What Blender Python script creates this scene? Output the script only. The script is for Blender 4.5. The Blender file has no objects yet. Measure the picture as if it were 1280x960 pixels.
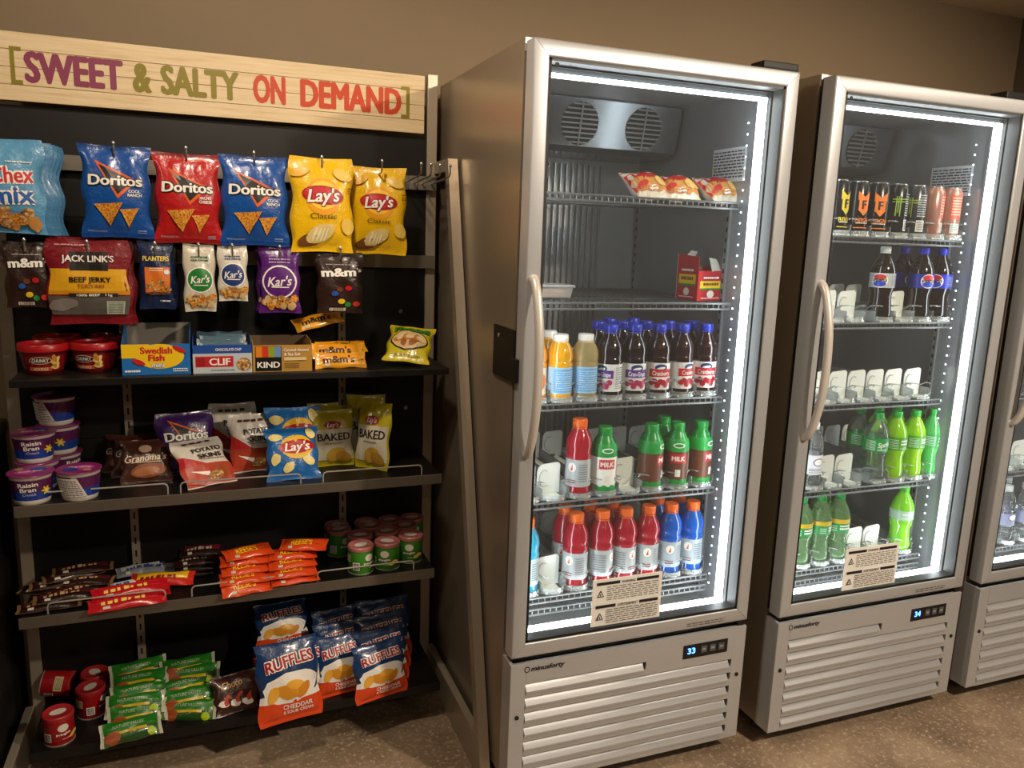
import bpy, bmesh, math, random
from mathutils import Vector, Matrix, Euler
R = math.radians
SC = bpy.context.scene
COL = SC.collection

# ------------------------------------------------------------------ camera
F_PX = 982.6
CAM = Vector((-0.7202, -1.7769, 1.5539))
YAW, PITCH, ROLL = R(21.34), R(-10.713), R(2.048)
fw = Vector((math.sin(YAW)*math.cos(PITCH), math.cos(YAW)*math.cos(PITCH), math.sin(PITCH)))
rt0 = Vector((math.cos(YAW), -math.sin(YAW), 0)); up0 = rt0.cross(fw)
rt = math.cos(ROLL)*rt0 + math.sin(ROLL)*up0
upv = -math.sin(ROLL)*rt0 + math.cos(ROLL)*up0
cd = bpy.data.cameras.new('camera'); cam = bpy.data.objects.new('camera', cd); COL.objects.link(cam)
cd.sensor_width = 36; cd.lens = F_PX*36/1280; cd.clip_start = 0.05
m = Matrix((rt, upv, -fw)).transposed().to_4x4(); m.translation = CAM
cam.matrix_world = m; SC.camera = cam

def ray(u, v): return fw + rt*((u-640)/F_PX) - upv*((v-480)/F_PX)
def on(u, v, ax, val):
    d = ray(u, v); k = 'xyz'.index(ax); return CAM + d*((val-CAM[k])/d[k])
def span(u0, v0, u1, v1, y):
    """photo box -> centre x, bottom z, width, height on the plane at depth y"""
    um, vm = (u0+u1)/2, (v0+v1)/2
    a, b = on(u0, vm, 'y', y), on(u1, vm, 'y', y)
    t, q = on(um, v0, 'y', y), on(um, v1, 'y', y)
    return (a.x+b.x)/2, q.z, b.x-a.x, t.z-q.z

# ------------------------------------------------------------------ world, lights, exposure
w = bpy.data.worlds.new('world'); SC.world = w; w.use_nodes = True
w.node_tree.nodes['Background'].inputs[0].default_value = (1.0, .86, .7, 1)
w.node_tree.nodes['Background'].inputs[1].default_value = 0.05
SC.view_settings.view_transform = 'Standard'; SC.view_settings.look = 'None'
SC.view_settings.gamma = 1; SC.view_settings.exposure = 0.0
SC.view_settings.use_curve_mapping = False
WARM = (1.0, .83, .64)
CEIL = 2.56
# lamp x, y, watts, cone in degrees, aim point
LAMPS = [(-.66, -.42, 56, 165, (-.66, .9, .56)), (1.35, -2.0, 300, 100, (1.2, 0, .85)), (2.15, -1.0, 12, 150, (2.0, .3, .6)), (-2.2, -.8, 20, 160, (-2.0, .5, .6)), (-.7, -3.0, 20, 160, (-.6, -1.7, .5)), (3.0-1.9, -3.6, 30, 160, (1.1, -2.4, .5))]
for i, (lx, ly, e, sz, aim) in enumerate(LAMPS):
    l = bpy.data.lights.new('downlight_beam', 'SPOT'); l.shadow_soft_size = .06; l.energy = e; l.color = WARM; l.spot_size = R(sz); l.spot_blend = .7
    o = bpy.data.objects.new('downlight_beam', l); COL.objects.link(o); o.location = (lx, ly, CEIL-.03)
    o.rotation_euler = (Vector(aim)-Vector((lx, ly, CEIL))).to_track_quat('-Z', 'Y').to_euler()

# ------------------------------------------------------------------ materials
MATS = {}
def hexc(h):
    h = h.lstrip('#'); c = [int(h[i:i+2], 16)/255 for i in (0, 2, 4)]
    return tuple((x/12.92 if x <= .04045 else ((x+.055)/1.055)**2.4) for x in c) + (1,)
def mat(col, rough=.5, metal=0, kind='plain', emit=0, spec=.5, alpha=None):
    key = (col, rough, metal, kind, emit, spec, alpha)
    if key in MATS: return MATS[key]
    M = bpy.data.materials.new(f'{kind}_{len(MATS)}'); M.use_nodes = True
    nt = M.node_tree; n = nt.nodes; L = nt.links
    b = n['Principled BSDF']; c = hexc(col) if isinstance(col, str) else tuple(col)+(1,)
    b.inputs['Base Color'].default_value = c; b.inputs['Roughness'].default_value = rough
    b.inputs['Metallic'].default_value = metal; b.inputs['Specular IOR Level'].default_value = spec
    if emit:
        b.inputs['Emission Color'].default_value = c; b.inputs['Emission Strength'].default_value = emit
    def tc(scale, src='Object'):
        t = n.new('ShaderNodeTexCoord'); mp = n.new('ShaderNodeMapping'); mp.inputs['Scale'].default_value = scale
        L.new(t.outputs[src], mp.inputs[0]); return mp.outputs[0]
    def noise(vec, sc, det=4, ro=.6):
        x = n.new('ShaderNodeTexNoise'); x.inputs['Scale'].default_value = sc; x.inputs['Detail'].default_value = det
        x.inputs['Roughness'].default_value = ro; L.new(vec, x.inputs['Vector']); return x.outputs['Fac']
    def ramp(fac, stops):
        r = n.new('ShaderNodeValToRGB'); L.new(fac, r.inputs[0]); e = r.color_ramp.elements
        while len(e) < len(stops): e.new(.5)
        for el, (p, cc) in zip(e, stops): el.position = p; el.color = hexc(cc) if isinstance(cc, str) else cc
        return r.outputs[0]
    def bump(fac, st, dist=.002):
        x = n.new('ShaderNodeBump'); x.inputs['Strength'].default_value = st; x.inputs['Distance'].default_value = dist
        L.new(fac, x.inputs['Height']); L.new(x.outputs[0], b.inputs['Normal'])
    def mulcol(fac, lo, hi):
        mx = n.new('ShaderNodeMix'); mx.data_type = 'RGBA'
        mx.inputs['A'].default_value = tuple(x*lo for x in c[:3])+(1,); mx.inputs['B'].default_value = tuple(min(1, x*hi) for x in c[:3])+(1,)
        L.new(fac, mx.inputs['Factor']); L.new(mx.outputs['Result'], b.inputs['Base Color'])
    if kind == 'foil':
        bump(noise(tc((1, 1, 1)), 38, 3), .55, .006)
        b.inputs['Coat Weight'].default_value = .45; b.inputs['Coat Roughness'].default_value = .14
    elif kind == 'metal':
        f = noise(tc((1, 1, 60)), 12, 3); mulcol(f, .9, 1.08)
        b.inputs['Anisotropic'].default_value = .5
    elif kind == 'paint':
        mulcol(noise(tc((1, 1, 1)), 3, 5), .93, 1.05); bump(noise(tc((1, 1, 1)), 260, 2), .12, .001)
    elif kind == 'floor':
        v = tc((1, 1, 1))
        big = ramp(noise(v, 3.2, 8, .7), [(.32, '#6b5a4a'), (.5, '#8d7964'), (.66, '#a9947c')])
        mx = n.new('ShaderNodeMix'); mx.data_type = 'RGBA'; mx.blend_type = 'MIX'
        L.new(ramp(noise(v, 70, 3, .75), [(.54, (0, 0, 0, 1)), (.66, (.7, .7, .7, 1))]), mx.inputs['Factor'])
        L.new(big, mx.inputs['A']); mx.inputs['B'].default_value = hexc('#cdbb9f')
        L.new(mx.outputs['Result'], b.inputs['Base Color']); bump(noise(v, 40, 5), .15, .003)
    elif kind == 'wood':
        g = noise(tc((1.6, 30, 34)), 3.0, 6, .65)
        L.new(ramp(g, [(.25, '#c9a878'), (.45, '#e6cda2'), (.7, '#f0dcb8')]), b.inputs['Base Color'])
    elif kind == 'blackwood':
        mulcol(noise(tc((14, 14, 1.2)), 5, 4), .7, 1.35)
    elif kind == 'chip':
        L.new(ramp(noise(tc((1, 1, 1)), 220, 3), [(.35, '#8a4210'), (.5, '#d58a24'), (.7, '#f2b84a')]), b.inputs['Base Color'])
    elif kind == 'nuts':
        L.new(ramp(noise(tc((1, 1, 1)), 110, 2), [(.3, '#4a2c14'), (.5, '#b07a3c'), (.66, '#e2c48a')]), b.inputs['Base Color'])
    elif kind in ('glass', 'clear', 'tint'):
        tr = n.new('ShaderNodeBsdfTransparent'); gl = n.new('ShaderNodeBsdfGlossy'); mx = n.new('ShaderNodeMixShader')
        gl.inputs['Roughness'].default_value = .03 if kind == 'glass' else .08; lw = n.new('ShaderNodeLayerWeight'); lw.inputs[0].default_value = .12 if kind == 'glass' else .3
        tr.inputs[0].default_value = c
        L.new(lw.outputs['Fresnel'], mx.inputs[0]); L.new(tr.outputs[0], mx.inputs[1]); L.new(gl.outputs[0], mx.inputs[2])
        out = mx
        if kind == 'glass':      # faint diffuse share imitates a veil of scattered light over the pane
            df = n.new('ShaderNodeBsdfDiffuse'); m2 = n.new('ShaderNodeMixShader'); m2.inputs[0].default_value = .02
            L.new(mx.outputs[0], m2.inputs[1]); L.new(df.outputs[0], m2.inputs[2]); out = m2
        if kind == 'tint' or kind == 'clear':
            df = n.new('ShaderNodeBsdfTranslucent') if kind == 'tint' else n.new('ShaderNodeBsdfDiffuse'); df.inputs[0].default_value = c
            m2 = n.new('ShaderNodeMixShader'); m2.inputs[0].default_value = (alpha or .15)
            L.new(mx.outputs[0], m2.inputs[1]); L.new(df.outputs[0], m2.inputs[2]); out = m2
        L.new(out.outputs[0], n['Material Output'].inputs[0])
    elif kind == 'drink':
        b.inputs['Coat Weight'].default_value = .6; b.inputs['Coat Roughness'].default_value = .05
        b.inputs['Subsurface Weight'].default_value = .0
    MATS[key] = M; return M
def foil(c, r=.32): return mat(c, r, 0, 'foil')
def ink(c, r=.4): return mat(c, r)

# ------------------------------------------------------------------ mesh helpers
class MB:
    def __init__(s): s.v = []; s.f = []; s.mi = []; s.mats = []
    def m(s, M):
        if M not in s.mats: s.mats.append(M)
        return s.mats.index(M)
    def add(s, vs, fs, M):
        o = len(s.v); k = s.m(M); s.v += [tuple(x) for x in vs]
        for f in fs: s.f.append(tuple(i+o for i in f)); s.mi.append(k)
    def box(s, x0, y0, z0, x1, y1, z1, M):
        vs = [(x, y, z) for z in (z0, z1) for y in (y0, y1) for x in (x0, x1)]
        s.add(vs, [(0, 2, 3, 1), (4, 5, 7, 6), (0, 1, 5, 4), (2, 6, 7, 3), (0, 4, 6, 2), (1, 3, 7, 5)], M)
    def bev(s, x0, y0, z0, x1, y1, z1, M, r=.004):
        """box with chamfered edges"""
        r = min(r, (x1-x0)*.45, (y1-y0)*.45, (z1-z0)*.45)
        bm = bmesh.new(); bmesh.ops.create_cube(bm, size=1)
        for q in bm.verts: q.co = ((x0+x1)/2+q.co.x*(x1-x0), (y0+y1)/2+q.co.y*(y1-y0), (z0+z1)/2+q.co.z*(z1-z0))
        bmesh.ops.bevel(bm, geom=list(bm.edges), offset=r, segments=2, affect='EDGES', profile=.6)
        bm.verts.index_update(); s.add([q.co[:] for q in bm.verts], [[q.index for q in f.verts] for f in bm.faces], M); bm.free()
    def tube(s, pts, r, M, seg=7, cap=True):
        pts = [Vector(p) for p in pts]; n = len(pts); vs = []; prev = None
        for i, p in enumerate(pts):
            t = ((pts[min(i+1, n-1)]-p).normalized() + (p-pts[max(i-1, 0)]).normalized()).normalized()
            if prev is None: a = t.orthogonal().normalized()
            else: a = (prev - t*prev.dot(t)).normalized()
            prev = a; b = t.cross(a); rr = r[i] if isinstance(r, (list, tuple)) else r
            for k in range(seg):
                th = 2*math.pi*k/seg; vs.append(p + a*(rr*math.cos(th)) + b*(rr*math.sin(th)))
        fs = [(i*seg+k, i*seg+(k+1) % seg, (i+1)*seg+(k+1) % seg, (i+1)*seg+k) for i in range(n-1) for k in range(seg)]
        if cap: fs += [tuple(range(seg))[::-1], tuple(range((n-1)*seg, n*seg))]
        s.add(vs, fs, M)
    def lathe(s, prof, M, seg=22, cx=0, cy=0, cap=True):
        vs = []; n = len(prof)
        for r, z in prof:
            for k in range(seg):
                th = 2*math.pi*k/seg; vs.append((cx+r*math.sin(th), cy-r*math.cos(th), z))
        fs = [(i*seg+k, i*seg+(k+1) % seg, (i+1)*seg+(k+1) % seg, (i+1)*seg+k) for i in range(n-1) for k in range(seg)]
        if cap: fs += [tuple(range(seg))[::-1], tuple(range((n-1)*seg, n*seg))]
        s.add(vs, fs, M)
    def prism(s, poly, ax, a0, a1, M):
        """closed 2-D outline extruded along axis ax"""
        n = len(poly)
        def P(q, a): return (a, q[0], q[1]) if ax == 'x' else ((q[0], a, q[1]) if ax == 'y' else (q[0], q[1], a))
        vs = [P(q, a0) for q in poly] + [P(q, a1) for q in poly]
        s.add(vs, [tuple(range(n)), tuple(range(n, 2*n))[::-1]] + [(i, (i+1) % n, n+(i+1) % n, n+i) for i in range(n)], M)
    def mesh(s, name, smooth=False):
        me = bpy.data.meshes.new(name); me.from_pydata(s.v, [], s.f); 
        for M in s.mats: me.materials.append(M)
        me.polygons.foreach_set('material_index', s.mi)
        bm = bmesh.new(); bm.from_mesh(me); bmesh.ops.recalc_face_normals(bm, faces=bm.faces)
        bm.to_mesh(me); bm.free()
        if smooth:
            me.polygons.foreach_set('use_smooth', [True]*len(me.polygons)); me.set_sharp_from_angle(angle=R(42))
        return me
    def obj(s, name, parent=None, smooth=False, loc=None, rot=None):
        return link(name, s.mesh(name, smooth), parent, loc, rot)
def link(name, me, parent=None, loc=None, rot=None):
    o = bpy.data.objects.new(name, me); COL.objects.link(o)
    if parent: o.parent = parent
    if loc: o.location = loc
    if rot: o.rotation_euler = rot
    return o
def tag(o, label, cat, group=None):
    o['label'] = label; o['category'] = cat
    if group: o['group'] = group
    return o
def empty(name, loc, rot=(0, 0, 0)):
    o = bpy.data.objects.new(name, None); o.empty_display_size = .05; COL.objects.link(o); o.location = loc; o.rotation_euler = rot; return o
def struct(o): o['kind'] = 'structure'; return o
def copy_tree(o, parent=None):
    c = o.copy(); COL.objects.link(c); c.parent = parent
    for ch in list(o.children): copy_tree(ch, c)
    return c
def clone(o, label, loc, rot=None, scale=None):
    c = copy_tree(o); c['label'] = label; c.location = loc
    if rot is not None: c.rotation_euler = rot
    if scale: c.scale = scale
    return c

# ------------------------------------------------------------------ flat print laid on a surface
TXT = {}
def text_mesh(s, bold=.0, shear=0):
    key = (s, bold, shear)
    if key in TXT: return TXT[key]
    cu = bpy.data.curves.new('t', 'FONT'); cu.body = s; cu.size = 1; cu.offset = bold; cu.shear = shear; cu.resolution_u = 3; cu.fill_mode = 'FRONT'
    cu.space_character = 1 + bold*2.2
    o = bpy.data.objects.new('t', cu); me = bpy.data.meshes.new_from_object(o)
    bm = bmesh.new(); bm.from_mesh(me); bmesh.ops.triangulate(bm, faces=bm.faces)
    bmesh.ops.remove_doubles(bm, verts=bm.verts, dist=1e-5)
    for _ in range(2):
        es = [e for e in bm.edges if e.calc_length() > .3]
        if not es: break
        bmesh.ops.subdivide_edges(bm, edges=es, cuts=1); bmesh.ops.triangulate(bm, faces=bm.faces)
    bm.verts.index_update()
    vs = [(v.co.x, v.co.y) for v in bm.verts]; fs = [tuple(v.index for v in f.verts) for f in bm.faces]
    bm.free(); bpy.data.objects.remove(o); bpy.data.meshes.remove(me); bpy.data.curves.remove(cu)
    xs = [v[0] for v in vs] or [0, 1]; x0, x1 = min(xs), max(xs)
    vs = [((x-(x0+x1)/2), y-.35) for x, y in vs]
    TXT[key] = (vs, fs, x1-x0); return TXT[key]

class Print:
    """shapes in a flat design frame (a across, b up); S(a,b,lift) puts them on the thing"""
    def __init__(s, cell=.05): s.items = []; s.k = 0; s.cell = cell
    def _add(s, vs, fs, M): s.k += 1; s.items.append((vs, fs, M, s.k))
    def rect(s, a0, b0, a1, b1, c, wav=0, top=0):
        na = max(1, min(30, int(abs(a1-a0)/s.cell))); nb = max(1, min(30, int(abs(b1-b0)/s.cell)))
        vs = []
        for j in range(nb+1):
            for i in range(na+1):
                a = a0+(a1-a0)*i/na; b = b0+(b1-b0)*j/nb
                if wav and j == nb: b += wav*math.sin(i*1.9)
                vs.append((a, b))
        s._add(vs, [(j*(na+1)+i, j*(na+1)+i+1, (j+1)*(na+1)+i+1, (j+1)*(na+1)+i) for j in range(nb) for i in range(na)], c)
    def ell(s, ca, cb, ra, rb, c, rot=0, n=22, jag=0, seed=0):
        rnd = random.Random(seed); rings = max(2, min(5, int(max(ra, rb)/s.cell)+1)); vs = [(ca, cb)]; cr, sr = math.cos(rot), math.sin(rot)
        jj = [1+jag*rnd.uniform(-1, 1) for _ in range(n)]
        for k in range(1, rings+1):
            for i in range(n):
                th = 2*math.pi*i/n; x = ra*k/rings*math.cos(th)*jj[i]; y = rb*k/rings*math.sin(th)*jj[i]
                vs.append((ca+x*cr-y*sr, cb+x*sr+y*cr))
        fs = [(0, 1+i, 1+(i+1) % n) for i in range(n)]
        fs += [(1+(k-1)*n+i, 1+k*n+i, 1+k*n+(i+1) % n, 1+(k-1)*n+(i+1) % n) for k in range(1, rings) for i in range(n)]
        s._add(vs, fs, c)
    def tri(s, p0, p1, p2, c, n=5):
        vs = []; idx = {}
        for i in range(n+1):
            for j in range(n+1-i):
                idx[i, j] = len(vs); k = n-i-j
                vs.append(((p0[0]*k+p1[0]*i+p2[0]*j)/n, (p0[1]*k+p1[1]*i+p2[1]*j)/n))
        fs = []
        for i in range(n):
            for j in range(n-i):
                fs.append((idx[i, j], idx[i+1, j], idx[i, j+1]))
                if j < n-i-1: fs.append((idx[i+1, j], idx[i+1, j+1], idx[i, j+1]))
        s._add(vs, fs, c)
    def text(s, t, ca, cb, hgt, c, width=None, bold=.02, shear=0, rot=0, out=None, ow=.04, arc=0):
        for (M, bd) in (((out, bold+ow),) if out else ()) + ((c, bold),):
            bd0 = 0; vs, fs, tw = text_mesh(t, bd0, shear); tw0 = tw; rest = bd
            sy = hgt/.72; sx = (width/tw0) if width else sy; cr, sr = math.cos(rot), math.sin(rot); o = []
            for (sx_, sy_) in (((0, 0),) if rest < .004 else ((0, 0),)+tuple((math.cos(q*math.pi/4), .55*math.sin(q*math.pi/4)) for q in range(8)) if M is c else ((-1, -1), (1, -1), (-1, 1), (1, 1), (-1.3, 0), (1.3, 0))):
                o = []
                for x, y in vs:
                    X = (x*(1-2*rest/tw)+sx_*rest)*sx; Y = (y+sy_*rest)*sy + (arc*(1-(x/(tw0/2))**2) if arc else 0)
                    o.append((ca+X*cr-Y*sr, cb+X*sr+Y*cr))
                s._add(o, fs, M); s.k -= .8
    def lines(s, a0, b0, a1, b1, n, c, seed=1, fill=.45):
        """fine illegible print as rows of thin bars"""
        rnd = random.Random(seed); dh = (b1-b0)/n; vs = []; fs = []
        for i in range(n):
            a = a0
            while a < a1-.004*(a1-a0):
                e = min(a1, a+(a1-a0)*rnd.uniform(.06, .16)); b = b0+dh*(i+.25); k = len(vs)
                vs += [(a, b), (e, b), (e, b+dh*fill), (a, b+dh*fill)]; fs.append((k, k+1, k+2, k+3)); a = e+(a1-a0)*.025
        s._add(vs, fs, c)
    def build(s, name, S, parent, eps=.0005, step=.00022):
        mb = MB()
        for vs, fs, M, k in s.items: mb.add([S(a, b, eps+step*k) for a, b in vs], fs, M)
        me = bpy.data.meshes.new(name); me.from_pydata(mb.v, [], mb.f)
        for M in mb.mats: me.materials.append(M)
        me.polygons.foreach_set('material_index', mb.mi)
        o = link(name, me, parent); return o
def flat_front(x0, z0, sc, y):      # design unit -> metres on a plane facing -y
    return lambda a, b, e: (x0+a*sc, y-e, z0+b*sc)

# ------------------------------------------------------------------ room
Wp = mat('#8a785f', .75, 0, 'paint'); WALL_Y = .86
def room():
    mb = MB(); mb.box(-4.2, -4.6, -.12, 2.74, WALL_Y+.1, 0, mat('#6a5646', .42, 0, 'floor')); struct(mb.obj('floor'))
    mb = MB(); mb.box(-4.2, -4.6, CEIL, 2.74, WALL_Y+.1, CEIL+.1, mat('#efe0c6', .8, 0, 'paint')); struct(mb.obj('ceiling'))
    for n, b in (('wall_back', (-4.2, WALL_Y, 0, 2.64, WALL_Y+.1, CEIL)), ('wall_right', (2.64, -4.6, 0, 2.74, WALL_Y+.1, CEIL)),
                 ('wall_left', (-4.3, -4.6, 0, -4.2, WALL_Y+.1, CEIL)), ('wall_front', (-4.3, -4.7, 0, 2.74, -4.6, CEIL))):
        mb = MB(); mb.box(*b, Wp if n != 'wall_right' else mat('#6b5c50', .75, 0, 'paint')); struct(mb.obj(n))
    for i, (lx, ly, e, sz, aim) in enumerate(LAMPS):
        root = empty('ceiling_downlight', (lx, ly, CEIL-.001))
        mb = MB(); mb.lathe([(.095, 0), (.095, -.006), (.07, -.008), (.068, -.001)], mat('#e8e2d6', .5), 28, cap=False); mb.obj('trim_ring', root, True)
        mb = MB(); mb.lathe([(.0005, -.003), (.067, -.003)], mat((1, .8, .55), .5, 0, 'plain', 6), 28, cap=False); mb.obj('lamp_disc', root)
        tag(root, ['round recessed downlight above the snack rack', 'round recessed downlight in front of the coolers', 'round recessed downlight nearest the right wall',
                   'round recessed downlight left of the snack rack', 'round recessed downlight behind the viewer, left', 'round recessed downlight behind the viewer, right'][i], 'ceiling light', 'recessed ceiling downlights')
room()

# ------------------------------------------------------------------ glass-door coolers
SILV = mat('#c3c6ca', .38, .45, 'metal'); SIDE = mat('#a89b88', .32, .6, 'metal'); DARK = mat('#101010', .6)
LINER = mat('#8e8f8e', .32, .1); LINER_G = mat('#8a8c8f', .14, .3); GASK = mat('#4a4d50', .5)
STEEL = mat('#c2c5c8', .25, .9, 'metal'); WIRE = mat('#77797b', .38, .5); BLK = mat('#0c0c0d', .55)
LED = mat((.92, .975, 1.0), .5, 0, 'plain', 14); LED_GLINT = mat((.8, .9, 1.0), .5, 0, 'plain', 8)
PAPER = mat('#f1efea', .6); INKB = mat('#17171a', .6); WHT = mat('#f2f2f0', .4); PLW = mat('#e8ebe6', .35, 0, 'plain')
GLASS = mat((.93, .95, .95), .02, 0, 'glass')
ZT, ZB, PT, PB, CW = 2.003, .444, .426, .058, .76
def cooler(x0, y0, label, temp, shelves, first_short=True, slots=(.366, .324, .280, .236, .192, .148, .105), logo=True):
    root = tag(empty('glass_door_cooler', (x0, y0, 0)), label, 'cooler', 'glass door coolers')
    # cabinet shell: four sheet walls, floor of the cold room, machine box
    mb = MB()
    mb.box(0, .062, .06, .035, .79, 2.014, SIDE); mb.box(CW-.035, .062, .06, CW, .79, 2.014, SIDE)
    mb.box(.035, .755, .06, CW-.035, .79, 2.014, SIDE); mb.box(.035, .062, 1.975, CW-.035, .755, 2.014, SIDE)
    mb.box(.035, .062, .40, CW-.035, .755, .432, SIDE); mb.box(.035, .062, .06, CW-.035, .755, .075, SIDE)
    mb.obj('cabinet', root)
    mb = MB(); t = .004
    mb.box(.035, .10, .432, .035+t, .755, 1.975, LINER); mb.box(CW-.035-t, .075, .432, CW-.035, .755, 1.975, LINER_G)
    mb.box(.039, .751, .432, CW-.039, .755, 1.975, LINER); mb.box(.039, .075, 1.971, CW-.039, .751, 1.975, LINER)
    mb.box(.039, .075, .432, CW-.039, .751, .436, LINER)
    for k in range(24): mb.box(.06+k*.022, .738, .5, .064+k*.022, .751, 1.80, mat('#a4a7aa', .25, .5))
    mb.obj('inner_liner', root)
    for fx in (.06, CW-.06):
        for fy in (.12, .72):
            mb = MB(); mb.lathe([(.018, 0), (.02, .012), (.012, .014), (.012, .06)], STEEL, 12, fx, fy); mb.obj('foot', root, True)
    # evaporator with two fan grilles
    mb = MB(); mb.prism([(.47, 1.965), (.50, 1.83), (.54, 1.815), (.748, 1.815), (.748, 1.968), (.47, 1.968)], 'x', .05, CW-.055, mat('#8f9498', .22, .85, 'metal'))
    ev = mb.obj('evaporator', root)
    for fx in (.355, .575):
        g = MB(); cz = 1.895; rr = .062
        def yf(z): return .47+(1.965-z)*(.03/.135)
        g.add([(fx+rr*math.cos(q), yf(cz+rr*math.sin(q))-.0015, cz+rr*math.sin(q)) for q in [2*math.pi*i/24 for i in range(24)]], [tuple(range(24))], DARK)
        for k in range(9):
            z = cz-rr*.88+k*rr*.22; hw = math.sqrt(max(.0001, rr*rr-(z-cz)**2)); g.box(fx-hw, yf(z)-.007, z-.0022, fx+hw, yf(z)-.003, z+.0022, LINER)
        g.prism([(yf(cz-rr)-.009, cz-rr), (yf(cz+rr)-.009, cz+rr), (yf(cz+rr)-.004, cz+rr), (yf(cz-rr)-.004, cz-rr)], 'x', fx-.002, fx+.002, LINER)
        gg = g.obj('fan_grille', ev)
    mb = MB(); mb.tube([(.33, .75, 1.765), (.33, .70, 1.765)], .028, LINER_G, 16); mb.obj('drain_fitting', root, True)
    # shelf standards
    for (px, py) in ((CW-.043, .2), (CW-.043, .73), (.043, .2), (.043, .73)):
        mb = MB(); mb.box(px-.004, py-.008, .46, px+.004, py+.008, 1.70, mat('#8f9396', .35, .7))
        for k in range(40): mb.box(px-.0048, py-.003, .475+k*.03, px+.0048, py+.003, .488+k*.03, DARK)
        mb.obj('shelf_standard', root)
    for z in shelves:
        mb = MB(); y1 = .70; xa, xb = .055, CW-.066
        for (yy, zz, r) in ((.13, z-.002, .0032), (.13, z-.018, .0032), (y1, z-.004, .003), (.32, z-.006, .0028), (.52, z-.006, .0028)):
            mb.tube([(xa, yy, zz), (xb, yy, zz)], r, WIRE, 6)
        for xx in (xa, xb): mb.tube([(xx, .13, z-.004), (xx, y1, z-.004)], .003, WIRE, 6)
        nw = 34
        for k in range(nw+1):
            xx = xa+(xb-xa)*k/nw; mb.tube([(xx, .13, z-.018), (xx, .131, z-.001), (xx, y1, z-.001)], .0013, WIRE, 4, False)
        mb.obj('wire_shelf', root)
    # light strips round the opening
    for nme, b in (('top', (.05, .054, 1.930, CW-.055, .062, 1.941)), ('right', (CW-.076, .052, .494, CW-.058, .070, 1.930)),
                   ('left', (.047, .052, .494, .062, .074, 1.930)), ('bottom', (.05, .052, .468, CW-.055, .074, .494))):
        mb = MB(); mb.bev(*b, LED, .003); st = mb.obj('led_strip', root)
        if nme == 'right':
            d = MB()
            for k in range(46): d.box(CW-.0405, .148, .50+k*.0308, CW-.0395, .152, .504+k*.0308, LED_GLINT)  # glowing dots added on the wall to imitate reflections of the strip
            d.obj('led_reflection_dots', st)['kind'] = 'stuff'
    mb = MB()   # cabinet throat behind the strips
    mb.box(.035, .062, .436, .049, .10, 1.97, GASK); mb.box(CW-.049, .066, .436, CW-.039, .10, 1.97, GASK)
    mb.box(.05, .066, 1.946, CW-.05, .10, 1.971, GASK); mb.box(.05, .066, .436, CW-.05, .10, .461, mat('#c9ced0', .4))
    mb.obj('throat', root)
    # caution card on the inner right wall
    mb = MB(); mb.box(CW-.0405, .148, 1.73, CW-.0395, .305, 1.826, mat('#c8ccd0', .5)); cdd = mb.obj('caution_card', root)
    pr = Print(); pr.lines(-.46, .06, .46, .57, 9, mat('#3a4048', .6), 3); pr.tri((-.46, .2), (-.36, .2), (-.41, .3), mat('#c89a2a', .6), 1)
    pr.build('card_print', lambda a, b, e: (CW-.0405-e, .2265-a*.157, 1.73+b*.157), cdd)
    # door: mitred frame, gasket, pane, handle
    gl, gt = .0401, .040
    door = MB(); F = [(0, ZB), (CW, ZB), (CW, ZT), (0, ZT)]; G = [(gl, ZB+gt), (CW-gl, ZB+gt), (CW-gl, ZT-gt), (gl, ZT-gt)]
    for i in range(4):
        j = (i+1) % 4; q = .0007
        dx, dz = F[j][0]-F[i][0], F[j][1]-F[i][1]; ll = math.hypot(dx, dz); dx, dz = dx/ll*q, dz/ll*q
        pl = [(F[i][0]+dx, F[i][1]+dz), (F[j][0]-dx, F[j][1]-dz), (G[j][0]-dx, G[j][1]-dz), (G[i][0]+dx, G[i][1]+dz)]
        b = .006; cx, cz = CW/2, (ZT+ZB)/2
        bm = bmesh.new(); lo = [bm.verts.new((x, .0, z)) for x, z in pl]; hi = [bm.verts.new((x, .048, z)) for x, z in pl]
        bm.faces.new(lo); bm.faces.new(hi[::-1])
        for k in range(4): bm.faces.new((lo[k], hi[k], hi[(k+1) % 4], lo[(k+1) % 4]))
        e = [ed for ed in bm.edges if (ed.verts[0] in lo and ed.verts[1] in lo) and {lo.index(ed.verts[0]), lo.index(ed.verts[1])} in ({0, 1}, {2, 3})]
        bmesh.ops.bevel(bm, geom=e, offset=.005, segments=3, affect='EDGES', profile=.5)
        bm.verts.index_update(); door.add([v.co[:] for v in bm.verts], [[v.index for v in f.verts] for f in bm.faces], SILV); bm.free()
    d = door.obj('door', root, True)
    mb = MB(); mb.box(.004, .048, ZB+.006, .05, .061, ZT-.006, BLK); mb.box(CW-.05, .048, ZB+.006, CW-.004, .061, ZT-.006, BLK)
    mb.box(.05, .048, ZT-.05, CW-.05, .061, ZT-.006, BLK); mb.box(.05, .048, ZB+.006, CW-.05, .061, ZB+.012, BLK); mb.obj('gasket', d)
    mb = MB()
    for (a, b, c2, e2) in ((gl, ZB+gt, gl+.007, ZT-gt), (CW-gl-.007, ZB+gt, CW-gl, ZT-gt), (gl, ZB+gt, CW-gl, ZB+gt+.007), (gl, ZT-gt-.006, CW-gl, ZT-gt)):
        mb.box(a, .0045, b, c2, .044, e2, BLK if b < ZB+.1 or a > .1 else GASK)
    mb.obj('glazing_bead', d)
    mb = MB(); mb.box(gl, .006, ZB+gt, CW-gl, .010, ZT-gt, GLASS); mb.obj('glass_pane', d)
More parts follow.
